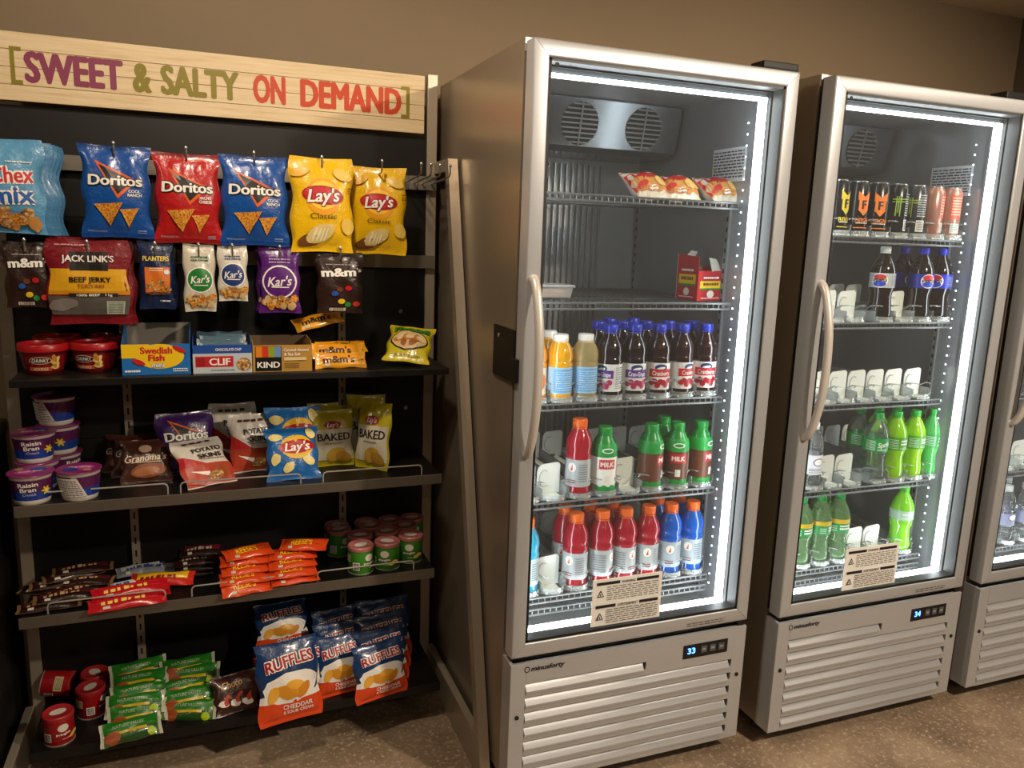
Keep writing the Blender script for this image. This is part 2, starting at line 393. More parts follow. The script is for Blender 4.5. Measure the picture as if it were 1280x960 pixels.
    hx = .020; pts = [(hx, .002, 1.452), (hx, -.012, 1.444), (hx, -.03, 1.41), (hx, -.05, 1.33), (hx, -.056, 1.23), (hx, -.05, 1.13), (hx, -.03, 1.05), (hx, -.012, 1.016), (hx, .002, 1.008)]
    sm = []
    for i in range(len(pts)-1):
        p0, p1, p2, p3 = [Vector(pts[min(max(i+k, 0), len(pts)-1)]) for k in (-1, 0, 1, 2)]
        for t in (0, .25, .5, .75): sm.append(.5*((2*p1)+(p2-p0)*t+(2*p0-5*p1+4*p2-p3)*t*t+(3*p1-p0-3*p2+p3)*t**3))
    sm.append(Vector(pts[-1])); mb = MB(); mb.tube(sm, .0115, mat('#d2cdc6', .33, .2), 12)
    mb.obj('handle', d, True)
    # warning notice on the pane
    mb = MB(); mb.box(.234, .0035, .500, .452, .0058, .637, PAPER); st = mb.obj('warning_notice', d)
    pr = Print(); pr.cell = 1
    for b0, ttl in ((.335, 'WARNING'), (.03, 'AVERTISSEMENT')):
        pr.rect(-.45, b0+.215, .45, b0+.255, INKB)
        tw = .2 if ttl[0] == 'W' else .3
        pr.rect(-tw/2-.02, b0+.205, tw/2+.02, b0+.265, PAPER); pr.text(ttl, .0, b0+.235, .035, INKB, tw, .03)
        pr.lines(-.30, b0+.0, .45, b0+.20, 7, mat('#6e6a62', .6), len(ttl), .38)
        pr.tri((-.44, b0+.06), (-.34, b0+.06), (-.39, b0+.155), INKB, 1); pr.tri((-.42, b0+.072), (-.36, b0+.072), (-.39, b0+.13), PAPER, 1); pr.ell(-.39, b0+.09, .010, .016, INKB)
    pr.build('notice_print', flat_front(.343, .500, .218, .0035), st)
    pr = Print(); pr.cell = 1; pr.lines(0, 0, .13, .014, 2, mat('#6a6258', .6), 5); pr.build('door_print', flat_front(.545, .452, 1, 0), d)
    if logo:
        pr = Print(); pr.cell = 1; pr.ell(.006, .006, .006, .006, INKB); pr.text('minusforty', .036, .006, .008, INKB, .045, .01, .2); pr.build('glass_logo', flat_front(.055, 1.943, 1, .006), d)
    # machine panel with louvres
    base = MB(); x_l, x_r = .045, .715; sh = .024; prev = PT; base.bev(0, 0.0, PB, x_l, .012, PT, SILV, .002); base.bev(x_r, 0, PB, CW, .012, PT, SILV, .002)
    for i, z in enumerate(slots):
        base.box(x_l, .0, z, x_r, .012, prev, SILV)
        if i == 0 and first_short: base.box(.418, 0, z-sh, x_r, .012, z, SILV)
        prev = z-sh
    base.box(x_l, 0, PB, x_r, .012, prev, SILV); base.box(0, .012, PB, .01, .062, PT, SILV); base.box(CW-.01, .012, PB, CW, .062, PT, SILV)
    base.box(.01, .03, PB+.01, CW-.01, .034, PT-.005, DARK)
    pn = base.obj('machine_panel', root)
    for i, z in enumerate(slots):
        xr = .418 if (i == 0 and first_short) else x_r
        mb = MB(); mb.prism([(.010, z-.003), (.012, z-.003), (-.002, z-sh), (-.002, z-sh-.004), (-.0045, z-sh-.004), (-.0045, z-sh+.002), (.008, z-.002)], 'x', x_l+.001, xr-.009, SILV); mb.obj('louvre', pn)
    for sx in (.022, CW-.022):
        mb = MB(); mb.tube([(sx, -.003, .27), (sx, .004, .27)], .006, BLK, 12); mb.obj('screw', pn)
    mb = MB(); mb.box(.54, -.001, .352, .695, .006, .395, BLK); dsp = mb.obj('display', pn)
    pr = Print(); pr.cell = 1; pr.text(temp, .028, .024, .018, mat((.05, .2, 1), .4, 0, 'plain', 9), .026, .02)
    pr.build('display_digits', flat_front(.54, .352, 1, -.001), dsp); pr = Print(); pr.cell = 1
    for k in range(3): pr.rect(.062+k*.03, .012, .082+k*.03, .034, mat('#55565a', .4)); pr.rect(.066+k*.03, .02, .078+k*.03, .026, mat('#9a9a98', .4))
    pr.build('display_buttons', flat_front(.54, .352, 1, -.001), dsp)
    if logo:
        pr = Print(); pr.cell = 1; pr.ell(.007, .006, .008, .009, INKB); pr.ell(.007, .006, .0055, .006, SILV); pr.text('minusforty', .068, .007, .014, INKB, .1, .03, .2); pr.build('brand_mark', flat_front(.04, .402, 1, 0), pn)
    # top hinge, hinge plate and side lock
    mb = MB(); mb.bev(CW-.11, .012, ZT+.002, CW+.002, .07, ZT+.022, BLK, .004); mb.obj('top_hinge', root)
    mb = MB(); mb.box(.0, .058, ZT-.02, .022, .0625, ZT+.011, SILV); mb.tube([(.011, .056, ZT-.004), (.011, .06, ZT-.004)], .006, BLK, 10); mb.obj('corner_plate', root)
    mb = MB(); mb.box(CW-.03, .004, ZB-.016, CW-.006, .03, ZB-.001, BLK); mb.obj('bottom_hinge', root)
    return root
c1 = cooler(0, 0, 'silver cooler nearest the snack rack, stocked with red and blue sports drinks', '33', (1.667, 1.383, 1.107, .826, .545, .51))
mb = MB(); mb.bev(-.007, .05, 1.185, 0, .2, 1.32, BLK, .004); mb.bev(-.012, .02, 1.19, 0, .056, 1.25, BLK, .003); mb.tube([(-.009, .155, 1.295), (-.006, .155, 1.295)], .006, STEEL, 10)
mb.obj('lock_plate', c1)
C2X, C2Y, C3X, C3Y = .859, -.024, 1.70, -.03
c2 = cooler(C2X, C2Y, 'middle silver cooler holding energy drink cans and green soda bottles', '34', (1.587, 1.325, 1.068, .787, .522, .487))
c3 = cooler(C3X, C3Y, 'silver cooler cut off by the right edge of the photo', '34', (1.6, 1.34, 1.07, .785, .5), False, logo=False)

# ------------------------------------------------------------------ snack rack
AL = mat('#b3a795', .36, .5, 'metal'); BPAN = mat('#0b0908', .45, 0, 'blackwood'); EDGE = mat('#6e665c', .42, .45, 'metal'); WIREW = mat('#c9c4ba', .35, .5)
XL, XR, YP = -1.2525, -.028, .72
S1, S2, S3, S4 = 1.161, .838, .536, .145
def rack():
    root = tag(empty('snack_rack', (-.64, .72, 0)), 'tall black snack display rack with metal posts, hooks and four shelves', 'rack')
    ox, oy = -.64, .72
    def part(mb, n, par=root, sm=False):
        o = mb.obj(n, par, sm); 
        if par is root: o.location = (-ox, -oy, 0)
        return o
    for xa in (XL, XR-.032):
        mb = MB(); mb.bev(xa, YP, 0, xa+.032, YP+.032, 2.035, AL, .002); part(mb, 'post')
    for (za, zb) in ((.03, .93), (.932, 1.56), (1.562, 1.845)):
        mb = MB(); mb.box(XL+.032, YP+.006, za, XR-.032, YP+.022, zb, BPAN); part(mb, 'back_panel')
    for (sx, sz) in ((-.155, 1.655), (-.12, .98), (-1.16, .98), (-.14, 1.30)):
        mb = MB(); mb.tube([(sx, YP-.001, sz), (sx, YP+.008, sz)], .007, STEEL, 10); part(mb, 'bolt')
    for sx in (-.948, -.33):
        mb = MB(); mb.box(sx-.011, YP-.012, .06, sx+.011, YP+.006, 1.70, AL)
        for k in range(40): mb.box(sx-.0025, YP-.0128, .08+k*.04, sx+.0025, YP-.0115, .10+k*.04, DARK)
        part(mb, 'slotted_standard')
    for z0 in (1.684, 1.440):
        mb = MB(); mb.prism([(YP-.022, z0), (YP-.022, z0+.04), (YP-.012, z0+.04), (YP-.012, z0)], 'x', XL+.01, XR-.006, mat('#a39c90', .34, .75, 'metal')); part(mb, 'hook_rail')
    for xa in (XL-.02, XR-.008):
        x2 = xa+.024
        e = MB(); e.bev(xa, .57, 1.735, x2, YP-.0005, 1.772, AL, .002); r1 = part(e, 'end_frame')
        e = MB(); e.prism([(.56, 1.772), (.595, 1.772), (.14, 0), (.10, 0)], 'x', xa-.002, x2+.004, AL); e.obj('slanted_leg', r1)
        e = MB(); e.bev(xa+.001, .13, 0, x2, YP-.0005, .115, AL, .002); e.obj('bottom_rail', r1)
    for z, xa, xb, th, m_, fen in ((S1, -1.182, -.061, .019, BPAN, ()), (S2, -1.192, -.08, .026, EDGE, ((45, 210), (226, 376), (404, 527))), (S3, -1.203, -.098, .027, EDGE, ((60, 207), (240, 370), (397, 517))), (S4, -1.21, -.069, .03, BPAN, ())):
        mb = MB(); mb.bev(xa, .424, z-th, xb, YP-.013, z, BPAN, .002)
        if m_ is EDGE: mb.bev(xa-.002, .42, z-th-.003, xb+.002, .4245, z+.001, EDGE, .0015)
        sh = part(mb, 'shelf')
        if m_ is EDGE: 
            for (u0, u1) in fen:
                a = on(u0, 480, 'y', .432); vz = 480
                def xat(u):
                    vv = 600
                    for _ in range(25):
                        P = on(u, vv, 'y', .432); vv += (P.z-z)*380
                    return P.x
                A, B = xat(u0), xat(u1)
                f = MB(); f.tube([(A, .432, z-.004), (A, .432, z+.020), (A+.003, .432, z+.027), (A+.010, .432, z+.030), (B-.010, .432, z+.030), (B-.003, .432, z+.027), (B, .432, z+.020), (B, .432, z-.004)], .0022, WIREW, 6); f.obj('fence_wire', sh, True)
        for bx in (-.948, -.33):
            f = MB(); f.prism([(YP-.014, z-th-.004), (YP-.20, z-th-.002), (YP-.20, z-th), (YP-.014, z-th)] if z > .3 else [(YP-.014, z-.06), (YP-.1, z-th-.01), (YP-.1, z-th), (YP-.014, z-th)], 'x', bx-.002, bx+.002, DARK); f.obj('bracket', sh)
    return root, part
RACK, RPART = rack()
def hook(x, z0, y_tip=.485):
    mb = MB(); z = z0
    mb.tube([(x, .71, z+.018), (x, .68, z+.018), (x, y_tip+.012, z+.030), (x, y_tip+.003, z+.034), (x, y_tip, z+.042), (x, y_tip, z+.058)], .0024, mat('#a9a59c', .3, .8), 7)
    mb.lathe([(.0005, z+.055), (.004, z+.057), (.0048, z+.061), (.003, z+.065), (.0005, z+.066)], STEEL, 8, x, y_tip, False)
    mb.box(x-.012, .692, z-.001, x+.012, .698, z+.041, mat('#a39c90', .34, .75, 'metal'))
    RPART(mb, 'peg_hook', sm=True)

def sign():
    xa = on(-36, 80, 'y', .71).x; xb = -.0755; zt, zb = 2.024, 1.853
    root = tag(empty('header_sign', (-.64, .71, zb)), 'pale wood plank header sign with red, green and purple lettering', 'sign')
    wd = mat('#e6cda2', .55, 0, 'wood'); e = [0, .235, .49, .745, 1]
    for k in range(4):
        mb = MB(); mb.bev(xa, .700, zb+(zt-zb)*e[k]+.0006, xb, .716, zb+(zt-zb)*e[k+1]-.0006, wd, .0008); o = mb.obj('plank', root); o.location = (.64, -.71, -zb)
    mb = MB(); mb.box(xa, .7165, zb, xb, .719, zt, DARK); mb.obj('backing_board', root, loc=(.64, -.71, -zb))
    GR, PU, RE = ink('#8a7d12', .5), ink('#8c3558', .5), ink('#cf4417', .5); y = .7
    def X(u): return on(u, 110, 'y', y).x
    cz = zb+.088
    for nm, t, c, u0, u1, hh in (('word', 'SWEET', PU, 32, 155, .075), ('word', '&', GR, 166, 190, .075), ('word', 'SALTY', GR, 201, 299, .075), ('word', 'ON', RE, 316, 357, .075), ('word', 'DEMAND', RE, 375, 502, .075)):
        pr = Print(); pr.text(t, (X(u0)+X(u1))/2, 0, hh, c, X(u1)-X(u0), .055); o = pr.build('lettering', lambda a, b, e: (a+.64, y-.71-e, cz-zb+b), root, .0004)
    for u, d in ((15, 1), (512, -1)):
        mb = MB(); x = X(u); hh = .046; t = .010; k = .026
        mb.prism([(x+d*q, cz+z) for q, z in ((0, -hh), (k, -hh), (k, -hh+t), (t, -hh+t), (t, hh-t), (k, hh-t), (k, hh), (0, hh))], 'y', y-.0012, y-.0003, GR)
        mb.obj('bracket_mark', root, loc=(.64, -.71, -zb))
sign()

# ------------------------------------------------------------------ bags and wrappers
def bag_grid(w, h, t, seed=0, seal=.055, nu=16, nv=22, pinch=.05, belly=.0):
    """front and back sheets of a sealed pillow bag standing in the xz plane, front towards -y"""
    rnd = random.Random(seed); ph = [rnd.uniform(0, 6.28) for _ in range(8)]; k1 = rnd.choice((3, 4, 5)); G = ([], [])
    for side in (0, 1):
        for j in range(nv+1):
            v = j/nv; row = []
            vv = min(1, max(0, (v-seal)/(1-2*seal))); env = math.sin(math.pi*vv)**.62 if 0 < vv < 1 else 0
            env *= 1 + belly*(0.5-vv)
            for i in range(nu+1):
                u = i/nu-.5; ww = w*(1-pinch*math.sin(math.pi*vv)**.8*(1 if 0 < vv < 1 else 0))
                ed = max(0, 1-(2*abs(u))**2.6)**.62
                T = t/2*env*ed
                near = math.exp(-(min(vv, 1-vv)/.22)**2) if 0 < vv < 1 else 0
                T += t*.11*near*ed*math.sin(k1*2*math.pi*u+ph[0]+(vv > .5)*2)*env
                T += t*.05*env*ed*math.sin(9*u+7*v+ph[1+side])+t*.03*env*ed*math.sin(21*u*v+ph[3+side]+11*v)
                T += .0009
                if not 0 < vv < 1: T = .0009
                rip = (.0016*w/.15)*math.sin(u*10+ph[5])*(1-env)
                sag = -.012*h*math.cos(2*math.pi*u)*(1 if v > .5 else -1)*(abs(v-.5)*2)**3
                zz = v*h + sag*.6
                ex = .004*w/.15*math.sin(13*v+ph[6])*(1 if u < 0 else -1)*(2*abs(u))**4
                row.append((u*ww+ex, (-T if side == 0 else T)+rip, zz))
            G[side].append(row)
    return G
def bag_mesh(name, G, M, back=None, sealm=None, seal_rows=1):
    mb = MB(); nv = len(G[0])-1; nu = len(G[0][0])-1
    for side in (0, 1):
        vs = [p for r in G[side] for p in r]; fs = []; fe = []
        for j in range(nv):
            for i in range(nu):
                q = (j*(nu+1)+i, j*(nu+1)+i+1, (j+1)*(nu+1)+i+1, (j+1)*(nu+1)+i)
                (fe if (sealm and (j < seal_rows or j >= nv-seal_rows)) else fs).append(q if side == 0 else q[::-1])
        mb.add(vs, fs, M if side == 0 or not back else back)
        if fe: mb.add(vs, fe, sealm)
    ring0 = [(0, i) for i in range(nu+1)] + [(j, nu) for j in range(1, nv+1)] + [(nv, i) for i in range(nu-1, -1, -1)] + [(j, 0) for j in range(nv-1, 0, -1)]
    vs = [G[0][j][i] for j, i in ring0] + [G[1][j][i] for j, i in ring0]; n = len(ring0)
    mb.add(vs, [(k, (k+1) % n, n+(k+1) % n, n+k) for k in range(n)], sealm or M)
    me = bpy.data.meshes.new(name); me.from_pydata(mb.v, [], mb.f)
    for m_ in mb.mats: me.materials.append(m_)
    me.polygons.foreach_set('material_index', mb.mi)
    bm = bmesh.new(); bm.from_mesh(me); bmesh.ops.remove_doubles(bm, verts=bm.verts, dist=1e-6); bmesh.ops.recalc_face_normals(bm, faces=bm.faces); bm.to_mesh(me); bm.free()
    me.polygons.foreach_set('use_smooth', [True]*len(me.polygons)); me.set_sharp_from_angle(angle=R(55))
    return me
def bag_S(G, w, h):
    g = G[0]; nv = len(g)-1; nu = len(g[0])-1
    def S(a, b, e):
        fu = min(max((a+.5)*nu, 0), nu-1e-6); fv = min(max(b*w/h*nv, 0), nv-1e-6); i, j = int(fu), int(fv); p, q = fu-i, fv-j
        A, B, C, D = Vector(g[j][i]), Vector(g[j][i+1]), Vector(g[j+1][i]), Vector(g[j+1][i+1])
        n = (B-A).cross(C-A)
        if n.y > 0: n = -n
        return (A*(1-p)*(1-q)+B*p*(1-q)+C*(1-p)*q+D*p*q) + n.normalized()*(e*1.6)
    return S
PROTO = {}
def bag(kind, w, h, t, col, design, label, cat, loc, rot=(0, 0, 0), group=None, seed=0, name='chip_bag', sealm=None, bar=False, reuse=True, seal=.055, pinch=.05):
    key = (kind, seed)
    if reuse and key in PROTO:
        P, pw, ph_ = PROTO[key]; o = copy_tree(P); o['label'] = label; o.location = loc; o.rotation_euler = rot; o.scale = (w/pw, 1, h/ph_)
        if group: o['group'] = group
        return o
    G = bag_grid(w, h, t, seed, seal, *( (8, 18) if bar else (16, 22)), pinch=pinch); me = bag_mesh(name, G, foil(col), None, foil(sealm) if sealm else None)
    o = link(name, me, None, loc, rot); tag(o, label, cat, group)
    if design:
        pr = Print(.07); design(pr, h/w)
        if pr.items: pr.build('print', bag_S(G, w, h), o)
    PROTO[key] = (o, w, h); return o

W_, K_, = ink('#f4f1ea'), ink('#15110f')
CHIP = mat('#d58a24', .6, 0, 'chip'); NUTS = mat('#b07a3c', .6, 0, 'nuts')
def d_doritos(fl, colr):
    def f(p, H):
        OR = ink('#e0601c'); c = H*.60
        p.tri((-.30, c+.33), (.33, c+.04), (.03, c-.25), OR); p.tri((-.24, c+.27), (.26, c+.035), (.03, c-.185), K_)
        p.text('Doritos', 0, c+.03, .16, W_, .78, .035, 0, 0, K_, .04)
        if fl: p.text(fl[0], .27, c-.13, .045, W_, .17, .03); p.text(fl[1], .27, c-.19, .045, W_, .20, .03)
        p.tri((-.33, H*.36), (.10, H*.385), (-.10, H*.13), CHIP); p.tri((.05, H*.31), (.33, H*.33), (.16, H*.12), CHIP)
        p.lines(.28, H*.06, .40, H*.10, 2, ink('#9fb2d6'), 4); p.lines(-.42, H*.07, -.16, H*.09, 2, ink('#9fb2d6'), 6)
    return f
def d_lays(p, H):
    Y = ink('#f3a71c'); c = H*.60
    p.ell(0, c-.02, .29, .29, Y); p.ell(0, c-.0, .25, .22, ink('#ffd23c')); p.ell(0, c, .345, .15, ink('#a81520'), -.06); p.ell(-.02, c+.005, .30, .115, ink('#c8202c'), -.06)
    p.text("Lay's", 0, c, .2, W_, .54, .03, .25, .06, ink('#8a1018'), .03)
    p.text('Classic', .0, H*.385, .085, ink('#4a3208'), .42, .0)
    p.ell(-.17, H*.14, .25, .10, ink('#7a4a22'), .25, 18, .04); p.ell(-.05, H*.20, .24, .13, ink('#e6cf86'), .5, 18, .06, 2)
    for k in range(4): p.ell(-.14+k*.06, H*.19, .017, .11, ink('#f4ecc6'), -.35)
    p.ell(-.33, H*.84, .14, .07, ink('#e8b43a'), .4); p.ell(.3, H*.82, .15, .08, ink('#ecc860'), -.4); p.ell(.38, H*.28, .10, .13, ink('#eecb5c'), .3)
    p.lines(.40, H*.62, .47, H*.70, 3, ink('#6b5010'), 2)
def d_chex(p, H):
    c = H*.62
    p.text('Chex', .16, c, .19, ink('#c9222a'), .5, .03, 0, .05, W_, .05); p.text('mix', .16, c-.24, .2, ink('#2a5fb0'), .46, .03, 0, .03, W_, .05)
    p.lines(.1, c+.14, .38, c+.17, 1, W_, 1)
    for k in range(9): p.ell(-.30+.085*k, H*.16+.06*math.sin(k*2.1), .10, .075, (CHIP, NUTS, ink('#c58b4a'))[k % 3], k, 12, .15, k)
    for k in range(5): p.ell(-.30+.09*k, H*.30-.05*k, .09, .065, (NUTS, CHIP)[k % 2], k*.7, 12, .15, k)
def d_mm(p, H):
    c = H*.68
    p.text('m&m', -.03, c, .22, W_, .76, .045, 0, .04, ink('#0c0808'), .05); p.text("'s", .40, c+.06, .1, W_, .1, .02)
    p.lines(-.3, c+.18, .3, c+.21, 1, ink('#c8b8a8'), 1)
    for k, (a, b, cc) in enumerate(((.18, .42, '#c8202c'), (.02, .20, '#e8c028'), (-.12, .33, '#2a56a8'), (.16, .15, '#2f8a3c'), (.34, .16, '#c8382a'), (-.02, .40, '#6a3a22'))): p.ell(a, b*H, .075, .065, ink(cc, .25))
    p.lines(-.24, .035*H, .12, .09*H, 1, ink('#d8d0c0'), 3, .9)
def d_jerky(p, H):
    p.rect(-.47, H*.36, .47, H*.66, ink('#e0a81c')); p.rect(-.47, H*.355, .47, H*.40, ink('#d08a18'))
    p.rect(-.22, H*.64, .24, H*.86, ink('#1b1716')); p.text("JACK LINK'S", 0, H*.78, .085, W_, .62, .025, 0, 0, ink('#5a1018'), .03)
    p.text('BEEF JERKY', .02, H*.535, .07, ink('#2a1a08'), .50, .03); p.text('TERIYAKI', .02, H*.46, .05, ink('#a85a10'), .32, .02)
    p.rect(-.47, H*.12, .47, H*.34, ink('#5a5450', .25)); p.rect(-.24, H*.33, .34, H*.375, ink('#2a2220')); p.text('100% BEEF   11g', .06, H*.353, .03, W_, .42, .02)
    p.ell(-.32, H*.24, .17, .08, ink('#7d7672', .2), .2, 18, .1); p.rect(.20, H*.13, .42, H*.28, ink('#a8b0a0')); p.lines(.22, H*.14, .40, H*.27, 7, ink('#5c6458'), 9)
    p.lines(-.38, H*.92, .02, H*.945, 1, ink('#d8a0a0'), 2)
def d_planters(p, H):
    p.text('PLANTERS', 0, H*.75, .15, ink('#f0cf48'), .80, .03); p.rect(-.34, H*.24, .40, H*.62, ink('#d8742a')); p.lines(-.2, H*.56, .2, H*.62, 2, ink('#f0e0c0'), 2)
    for k in range(7): p.ell(-.22+.09*k, H*(.34+.06*math.sin(k*2)), .11, .08, (NUTS, CHIP)[k % 2], k, 12, .12, k)
    p.ell(.3, H*.55, .08, .08, ink('#dfe4e8')); p.ell(0, H*.24, .34, .05, ink('#5a2c14'), 0, 14, .1); p.lines(.1, H*.11, .38, H*.15, 1, W_, 4)
def d_kars(cc, tx):
    def f(p, H):
        p.ell(0, H*.47, .43, .42, W_); p.ell(0, H*.47, .39, .38, ink(cc)); p.text("Kar's", 0, H*.48, .24, W_, .62, .02, .3, .08); p.rect(-.2, H*.385, .24, H*.40, W_)
        p.lines(-.26, H*.74, .28, H*.83, 2, ink(tx), 3)
        for k in range(12): p.ell(-.36+.065*k, H*(.17+.06*math.sin(k*2.4)), .10, .09, (NUTS, ink('#d9b476'), CHIP)[k % 3], k, 10, .15, k)
    return f
def d_skins(p, H):
    p.rect(-.5, 0.03, .5, H*.40, ink('#b3402a')); p.tri((-.5, H*.40), (-.02, H*.40), (-.5, H*.66), ink('#b81f26')); p.tri((-.36, H*.30), (.12, H*.10), (.10, H*.22), W_)
    p.ell(.2, H*.20, .22, .18, ink('#9a4a22'), .4, 16, .06); p.ell(.1, H*.16, .16, .1, NUTS, .3, 14, .1)
    p.text('POTATO', .1, H*.70, .13, ink('#2a2422'), .6, .03, 0, .06); p.text('SKINS', .12, H*.56, .13, ink('#2a2422'), .5, .03, 0, .06); p.lines(-.1, H*.47, .4, H*.50, 1, ink('#7a1a1a'), 1)
    for k in range(4): p.rect(-.3+.15*k, H*.86, -.2+.15*k, H*.9, ink('#4a2626'))
def d_laysb(p, H):
    c = H*.60; p.ell(0.08, c+.0, .32, .27, ink('#e8b82c')); p.ell(.08, c, .36, .155, ink('#b01822'), .06); p.text("Lay's", .08, c, .19, W_, .52, .03, .25, .06)
    for k, (a, b) in enumerate(((-.32, .80), (-.34, .38), (.30, .33), (-.1, .22), (.36, .84))): p.ell(a, b*H, .13, .085, ink('#e9d58a'), k*1.3, 14, .1, k)
def d_baked(p, H):
    p.rect(-.46, H*.12, .46, H*.66, ink('#d9d3bc')); p.text('BAKED', .02, H*.53, .16, ink('#24201a'), .78, .03); p.ell(.0, H*.74, .20, .085, ink('#b01822')); p.text("Lay's", 0, H*.74, .1, W_, .28, .02, .25)
    p.lines(-.2, H*.40, .2, H*.44, 1, ink('#8a8468'), 1); p.ell(.05, H*.22, .22, .15, ink('#c9a23e'), .3, 16, .06); p.ell(.22, H*.17, .18, .12, ink('#b88a30'), -.3, 16, .08)
def d_ruffles(p, H):
    p.rect(-.5, H*.0, .5, H*.30, ink('#df4a1c', .3), .012); p.ell(.02, H*.44, .46, .27, W_, .1, 26, .05, 3); p.rect(-.5, H*.28, .5, H*.36, W_, .03)
    for k, (a, b, r_) in enumerate(((-.16, .42, .3), (.08, .46, -.3), (.2, .38, .8), (-.02, .36, .1), (-.28, .39, 1.2))): p.ell(a, b*H, .15, .09, ink(('#e0992a', '#eeb13c', '#d68a20')[k % 3]), r_, 14, .09, k)
    p.text('RUFFLES', .02, H*.75, .19, ink('#a8182c'), .78, .035, 0, .10, W_, .05, .03)
    p.text('CHEDDAR', .1, H*.205, .085, W_, .48, .03); p.text('& SOUR CREAM', .1, H*.14, .055, W_, .48, .025)
def d_funyuns(p, H):
    p.text('Funyuns', .02, H*.80, .2, ink('#3f9a2e'), .82, .045, 0, 0, ink('#122a10'), .04); p.ell(0, H*.47, .42, .31, K_); p.ell(0, H*.47, .39, .28, ink('#e8c890'))
    for k in range(8): p.ell(-.25+.07*k, H*(.46+.07*math.sin(k*2.2)), .12, .07, (ink('#c98a3c'), ink('#f0d8a8'), ink('#a8622a'))[k % 3], k*.8, 14, .08, k)
    p.lines(-.35, H*.10, .3, H*.13, 1, ink('#40340c'), 1)
def d_cookie(p, H):
    p.text("Grandma's", 0, H*.56, .17, ink('#e8d2b8'), .84, .02, .3, .05); p.rect(-.3, H*.45, .3, H*.465, ink('#e8d2b8'))
    p.ell(.05, H*.27, .36, .17, ink('#8a5030'), .1, 18, .05); p.ell(.0, H*.25, .26, .1, ink('#a86a42'), .1, 16, .08); p.ell(0, H*.76, .13, .1, ink('#b89a84'))
def d_chocbag(p, H):
    p.text('Choco', -.1, H*.72, .16, ink('#d8a05a'), .45, .02, .2, .1)
    for k in range(9): p.ell(-.32+.08*k, H*(.28+.07*math.sin(k*1.9)), .12, .07, (ink('#efe6da'), ink('#b8402a'), ink('#3a2014'))[k % 3], k, 12, .15, k)
# bars: design frame runs along the bar (a is across the narrow way, b along), so text is turned by 90 degrees
def d_bar(txt, tc, c2=None, wdt=.6):
    def f(p, H):
        if c2: p.rect(-.5, H*.10, .08, H*.90, ink(c2, .3))
        if txt: p.text(txt, .02, H*.46, .42, ink(tc), H*wdt, .03, 0, math.pi/2)
        else:           # lettering too blurred to read
            b = .46-wdt/2
            for k in range(7): e = b+wdt/7*(.62+.2*math.sin(k*2.7)); p.rect(-.10+.03*math.sin(k*1.7), H*b, .13, H*e, ink(tc)); b += wdt/7
        p.lines(.28, H*.15, .42, H*.3, 1, ink('#d8d0c0'), 3, .6)
    return f
def d_green(p, H):
    p.rect(-.5, H*.06, .02, H*.93, ink('#23701e', .3)); p.rect(.02, H*.25, .14, H*.75, ink('#c8a81a', .3)); p.ell(.22, H*.2, .26, H*.13, ink('#9a4a24'), 0, 14, .1); p.text('NATURE VALLEY', -.2, H*.46, .13, ink('#9ab88a'), H*.5, .01, 0, math.pi/2); p.ell(.3, H*.82, .18, .18, ink('#a8c41c'))

# ---- hanging rows
BY = .497
def hang(kind, box, t, col, design, label, cat, y=BY, seed=0, zr=1.684, name='chip_bag', rz=0, group=None, hk=True, sealm=None, seal=.055, pinch=.05, ry=0):
    x, z, w_, h_ = span(*box, y)
    o = bag(kind, w_, h_, t, col, design, label, cat, (x, y, z), (R(-2), ry, rz), group, seed, name, sealm, seal=seal, pinch=pinch)
    if hk: hook(x, zr)
    return o
g1 = 'snack bags hanging from the upper hook rail'; g2 = 'small snack bags hanging from the lower hook rail'
hang('chex', (-62, 172, 56, 291), .04, '#5a9cc8', d_chex, 'light blue snack mix bag at the front of the leftmost hook', 'snack bag', .475, 3, group=g1, rz=R(4))
for k in range(4):
    x, z, w_, h_ = span(-52+k*5, 176+k*2, 66+k*5, 292, .51+k*.022)
    bag('chexb', w_, h_, .02, '#4a86b4', None, ('light blue snack mix bag directly behind the front one', 'light blue snack mix bag, third on the leftmost hook', 'light blue snack mix bag, fourth on the leftmost hook', 'light blue snack mix bag, rearmost on the leftmost hook')[k], 'snack bag', (x, .512+k*.026, z), (R(-2+k), 0, R(2-3*k)), g1, 4)
B1, RD = '#1450a0', '#b81c1e'
hang('dor_b', (101, 182, 189, 297), .05, B1, d_doritos(('COOL', 'RANCH'), 0), 'blue tortilla chip bag hanging between the light blue and red bags', 'snack bag', seed=1, group=g1, sealm='#103f86')
hang('dor_r', (193, 192, 276, 304), .05, RD, d_doritos(('NACHO', 'CHEESE'), 0), 'red tortilla chip bag hanging between two blue ones', 'snack bag', seed=2, group=g1, sealm='#8a1416')
hang('dor_b', (276, 195, 360, 307), .05, B1, None, 'blue tortilla chip bag hanging between the red and yellow bags', 'snack bag', seed=1, group=g1)
hang('lay', (362, 197, 442, 315), .055, '#f0c010', d_lays, 'yellow potato chip bag hanging beside the blue tortilla chips', 'snack bag', seed=5, group=g1, y=.49, rz=R(3))
hang('lay2', (439, 209, 507, 318), .055, '#f0c010', d_lays, 'yellow potato chip bag hanging beside the empty hooks', 'snack bag', seed=6, group=g1, y=.53, rz=R(-10))
for xx in (-.138, -.109, -.082, -.052): hook(xx, 1.684)
Z2 = 1.440
hang('mm', (5, 302, 64, 384), .03, '#2e1c18', d_mm, 'dark brown chocolate candy bag hanging left of the beef jerky', 'snack bag', .50, 7, Z2, 'candy_bag', R(3), g2)
hang('jerky', (59, 300, 163, 405), .028, '#7c1420', d_jerky, 'maroon and yellow beef jerky pouch, front one of its hook', 'snack bag', .487, 8, Z2, 'jerky_pouch', 0, g2, pinch=.0)
